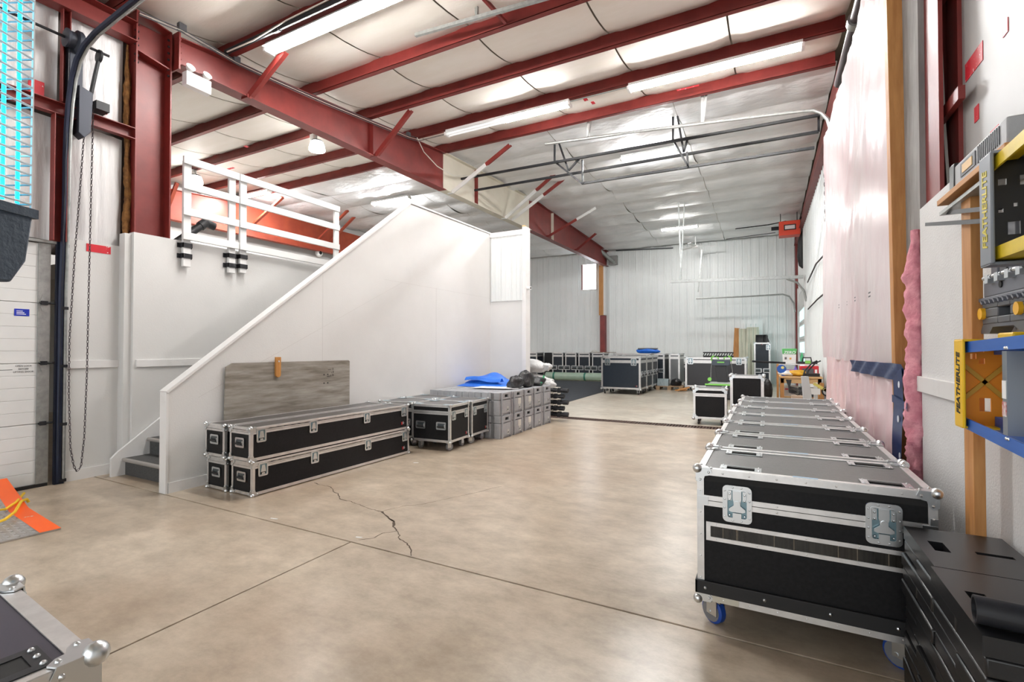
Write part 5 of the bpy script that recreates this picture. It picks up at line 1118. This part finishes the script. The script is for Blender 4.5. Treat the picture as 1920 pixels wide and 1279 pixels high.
CYAN = mat('glowing cyan tube', (.1, .9, 1), .3, emit=(.0, .62, 1), estr=2.6)
for x, y in ((-.014, .010), (-.038, .010), (-.2, .1), (-.3, .1)): MB().cyl((x, y, .01), (x, y, .65), .0030 if x > -.1 else .012, 10).obj('lamp_tube', CYAN, il)
m = MB()
for k in range(24): m.cyl((-.05, .02, .02 + k * .026), (-.05 + .04, .02 + .12, .02 + k * .026), .0028, 5)
m.obj('inner_grid', mat('self glowing cyan grid', (.15, .6, .7), .3, emit=(.0, .42, .80), estr=1.5), il)  # grid wires emit cyan themselves in place of reflected tube light
MB().cyl((-LW / 2, LD / 2, .76), (-LW / 2, LD / 2, 5.2 - base.z), .004, 6).obj('hanging_cord', RUBBER, il)
# ---- black counterweights
WT = mat('black enamel steel', (.010, .010, .011), .34, spec=.5)
def oct_slot(cx, cy, a, b_, k): return [(cx - a, cy - b_ + k), (cx - a + k, cy - b_), (cx + a - k, cy - b_), (cx + a, cy - b_ + k), (cx + a, cy + b_ - k), (cx + a - k, cy + b_), (cx - a + k, cy + b_), (cx - a, cy + b_ - k)]
rows = 13; T = .68 / rows
WY = {0: [(1.64, 2.08), (2.085, 2.50)], 1: [(1.64, 1.855), (1.86, 2.29), (2.295, 2.50)]}
n = 0
for r_ in range(rows):
    z0 = r_ * T
    for (y0, y1) in WY[0 if (rows - 1 - r_) % 2 == 0 else 1]:
        jx = random.uniform(-.009, .006); x0, x1 = .48 + jx, .775 + jx
        toplayer = r_ == rows - 1
        m = MB()
        if toplayer:
            w = y1 - y0; hx0, hx1 = (.515, .575); cy = (y0 + y1) / 2
            hol = [(x0 + .04, x0 + .085, cy - .045, cy + .055), (x0 + .16, x0 + .26, cy - .02, cy + .005)]
            m.holed(x0, x1, y0, y1, z0, z0 + T - .001, hol)
        else: m.box(x0, x1, y0 + .001, y1 - .001, z0, z0 + T - .0025)
        o = m.obj('counterweight', WT, None, bevel=0 if toplayer else .006)
        lab = ('top black steel counterweight with hand slots, %s the black pipe' % ('under' if y0 < 1.7 else 'behind') if toplayer else 'plain black counterweight plate, %s layer from the floor, %s' % ((ORD + ['eighth', 'ninth', 'tenth', 'eleventh', 'twelfth'])[r_], 'against the flight case' if y1 > 2.45 else 'at the open end of the block' if y0 < 1.7 else 'in the middle of the block'))
        tag(o, lab, 'counterweight', 'stacked black counterweights', 'thing')
bp = thing('black_pipe', 'short open black pipe lying on the counterweights', 'pipe', tuple(px(1826, 1141, z=.715)))
m = MB(); P = rrect(.07, .07, .0349, 6); Q = rrect(.058, .058, .0289, 6); ring(m, P, Q, 'x', 0, .6)
m.obj('pipe_wall', BSTEEL, bp, None, (0, 0, R(-6)))
# ---- stud post, shelf and level at the right wall
sp = MB().box(.70, .735, 2.50, 2.60, .0, 2.02).obj('shelf_post', PINE, None, bevel=.002); tag(sp, 'upright pine stud carrying the ladder shelf', 'lumber')
sp2 = MB().box(.66, .79, 2.06, 2.75, 2.022, 2.045).obj('shelf_plank', PINEY, None, bevel=.002); tag(sp2, 'pine shelf plank above the ladders', 'shelf')
gb_ = MB().box(.68, .79, 2.2, 2.80, 1.99, 2.005).obj('grey_strip', GALV, None); tag(gb_, 'grey metal strip under the pine shelf plank', 'strip')
lv_ = thing('laser_level', 'grey level tool with an amber screen lying on the pine shelf', 'level', (.70, 2.35, 2.046))
MB().box(-.03, .03, -.28, .22, 0, .085).obj('body', GPLAS, lv_, bevel=.006); MB().box(-.033, -.03, -.02, .13, .018, .07).obj('bezel', GPLAS2, lv_); MB().box(-.035, -.033, .005, .105, .028, .06).obj('screen', mat('amber screen', (.75, .48, .18), .4), lv_); MB().box(-.034, .034, .2, .26, -.002, .10).obj('end_cap', SATB, lv_, bevel=.006)
m = MB()
for k in range(12): m.box(-.033, -.03, -.05 - k * .016, -.042 - k * .016, .015, .075)
m.obj('grip_rib', GPLAS2, lv_)
for k, (u0, v0, u1, v1) in enumerate(((1772, 399, 1880, 388), (1735, 421, 1880, 412))):
    a, b_ = px(u0, v0, x=.70), px(u1, v1, x=.66); o = MB().prism([(0, -.001), (1, -.010), (1, .010), (0, .001)], 'z', -.006, .006, Matrix.Translation(a) @ ((b_ - a).to_track_quat('X', 'Z').to_matrix().to_4x4()) @ Matrix.Diagonal(((b_ - a).length, 1, 1.4, 1))).obj('steel_prong', BSTEEL, None); tag(o, '%s tapered black steel prong sticking out by the pine stud' % ('upper' if k == 0 else 'lower'), 'bracket', 'ladder prongs')
# ---- sawhorses
sw = thing('sawhorse', 'grey folded plastic sawhorse with yellow knobs behind the stud', 'sawhorse', (.755, 2.12, 1.49))
MX = Matrix(((0, 0, 1, 0), (1, 0, 0, 0), (0, 1, 0, 0), (0, 0, 0, 1)))
MB().holed(-.24, .36, .0, .075, -.03, .03, [(.12, .22, .025, .058)], MX).obj('panel', GPLAS2, sw, bevel=.004)
MB().box(-.035, .035, -.26, .38, .086, .100).obj('top_beam', SLATE, sw, bevel=.003)
m = MB()
for k in range(16): m.bar((-.034, -.24 + k * .038, .076), (-.034, -.225 + k * .038, .087), .012, .008)
m.obj('grip_teeth', SLATE, sw); MB().box(-.026, .03, -.25, .37, .074, .087).obj('tooth_groove', SATB, sw)
MB().prism([(-.24, 0), (-.06, 0), (-.12, -.035), (-.27, -.035)], 'x', -.03, .03).prism([(.02, 0), (.36, 0), (.39, -.035), (.30, -.035), (.27, -.012), (.10, -.012), (.05, -.035), (-.05, -.035)], 'x', -.028, .03).obj('foot', GPLAS2, sw)
for y in (.04, .345): MB().cyl((-.042, y, .04), (-.028, y, .04), .022, 14).obj('yellow_knob', mat('yellow knob', (.85, .45, .02), .4), sw)
s2 = thing('sawhorse', 'grey folded sawhorse standing on top of the yellow knobbed one', 'sawhorse', (.755, 2.12, 1.592))
MB().box(-.025, .03, -.04, .36, 0, .06).obj('panel', SLATE, s2, bevel=.004); MB().cyl((-.029, .20, .035), (-.024, .20, .035), .013, 10).obj('hole', BLACK, s2)
for k in range(4): MB().box(-.045, -.02, .0 + k * .085, .03 + k * .085, .045, .075).cyl((-.036, -.012 + k * .085, .068), (-.036, .06 + k * .085, .068), .008, 8).obj('hinge', ZINC, s2)
for k, y in enumerate((.31, .235, .16)):
    MB().box(-.01, .02, y - .03, y + .03, .06, .27).obj('leg', SLATE if k != 1 else GPLAS2, s2, bevel=.004)
o = MB().cyl((.70, 1.80, 1.465), (.70, 1.80, 1.645), .055, 16).obj('grey_tube', GPLAS, None); tag(o, 'upright grey plastic tube beside the sawhorses', 'tube')
# ---- ladders hung on their sides
def ladder(label, X0, Y0, z0, z1, dep, capm, inm, textm, railm, tside, flare, holes, up):
    t = thing('step_ladder', label, 'ladder', (X0, Y0, 0), 0, 'ladders hung on the side wall')
    H = z1 - z0; sk = .085
    # cap: tray open toward -y; local x 0..dep, y 0 = cap plate
    M_ = Matrix(((1, 0, 0, 0), (0, 0, 1, 0), (0, 1, 0, 0), (0, 0, 0, 1)))
    cap = MB().holed(0, dep, z0, z1, -.008, 0, holes, M_); c_ = cap.obj('cap_plate', inm, t)
    MB().box(-.006, .004, -sk, .004, z0 - .006, z1 + .006).obj('cap_front', capm, t, bevel=.004)
    MB().box(-.004, dep, -sk, .004, z1, z1 + .008).obj('cap_side', capm, t); MB().box(-.004, dep, -sk * .8, .004, z0 - .008, z0).obj('cap_side', capm, t); MB().box(dep, dep + .006, -sk, .004, z0, z1).obj('cap_back', capm, t)
    me = text_mesh('FEATHERLITE', .048, textm, .0012, .0006, .15); tw = max(v.co.x for v in me.vertices) - min(v.co.x for v in me.vertices)
    o = place('writing', me, t); o.matrix_local = Matrix.Translation((-.0068, -sk / 2, (z0 + z1) / 2 - .0)) @ Matrix(((0, 0, -1, 0), (0, 1, 0, 0), (1, 0, 0, 0), (0, 0, 0, 1))) @ Matrix.Diagonal((H * .74 / tw, 1.0, 1, 1))
    for k, (zz, s) in enumerate(((z1 - .024, 1), (z0 + .03 + up, -1))):
        a = V((.015, -.02, zz)); b_ = V((.0, -1.6, zz + s * flare)); sx = (b_ - a)
        m = MB().bar(a, b_, .006, .036, (0, 0, 1)).bar(a + V((.03, 0, s * .018)), b_ + V((.03, 0, s * .018)), .065, .006, (0, 0, 1)); m.obj('side_rail', railm, t)
        a2, b2 = a + V((dep - .05, 0, 0)), b_ + V((dep - .05, 0, 0)); MB().bar(a2, b2, .03, .05, (0, 0, 1)).obj('rear_rail', railm, t)
        MB().ball(a + V((-.005, -.40, -s * 0)), .006, 8, 5).ball(a + V((-.005, -.385, 0)), .006, 8, 5).obj('rivet', ZINC, t)
    for y in (-.37, -.67, -.97):
        f = flare * (-y / 1.6); MB().box(.012, .016, y - .03, y, z0 + .05 + up - f, z1 - .045 + f).box(.012, .085, y - .034, y - .03, z0 + .05 + up - f, z1 - .045 + f).obj('step', mat('step aluminium', (.36, .40, .44), .38, .9), t)
    return t
YCAP = mat('yellow plastic cap', (.85, .52, .01), .4); OCAP = mat('orange yellow plastic', (.80, .27, .01), .45)
tb_ = ladder('blue stepladder with yellow end cap hung sideways below the sawhorses', .632, 2.42, 1.115, 1.425, .15, YCAP, OCAP, INK, mat('blue fibreglass', (.01, .10, .44), .4, col2=(.02, .13, .5), scale=20, stretch=(1, .1, 1)), 1, .05, [(.062, .095, 1.165, 1.215), (.038, .055, 1.36, 1.38), (.062, .079, 1.342, 1.362), (.062, .077, 1.385, 1.397)], -.02)
m = MB()
for s in (-1, 1): m.bar((.01, -.012, 1.275 - s * .07), (.14, -.012, 1.275 + s * .07), .010, .014, (0, 0, 1))
m.obj('cap_rib', mat('shaded rib plastic', (.55, .30, .03), .5), tb_)
MB().box(.010, .0117, -.399, -.372, 1.19, 1.235).obj('warning_label', mat('red warning label', (.5, .02, .02), .5, col2=(.8, .8, .8), scale=40), tb_); MB().box(.010, .0117, -.399, -.372, 1.245, 1.30).obj('paper_label', WH, tb_)
MB().box(.06, .12, -.30, -.18, 1.43, 1.452).obj('tool_hook', YCAP, tb_, bevel=.006)
ty = ladder('yellow stepladder with black end cap hung sideways above the sawhorses', .600, 2.04, 1.66, 1.985, .15, mat('grey cap plastic', (.20, .22, .25), .4), SATB, mat('yellow lettering', (.62, .52, .05), .5), mat('yellow fibreglass', (.75, .55, .01), .4, col2=(.65, .48, .02), scale=20), 1, .03, [(.055, .085, 1.75, 1.79), (.035, .055, 1.905, 1.925), (.07, .08, 1.835, 1.847), (.035, .047, 1.82, 1.833), (.085, .1, 1.90, 1.93)], 0)
# wall arms that carry the ladders, post braces
for k, (y, z) in enumerate(((1.1, .90), (.5, .88), (1.1, 1.585), (.5, 1.585))):
    o = MB().box(.58, .80, y - .015, y + .015, z, z + .02).box(.785, .80, y - .015, y + .015, z, z + .20).obj('ladder_hook', BSTEEL, None); tag(o, 'black steel wall hook under the %s of the %s stepladder' % (('middle', 'feet')[k % 2], 'blue' if k < 2 else 'yellow'), 'hook', 'ladder hooks')
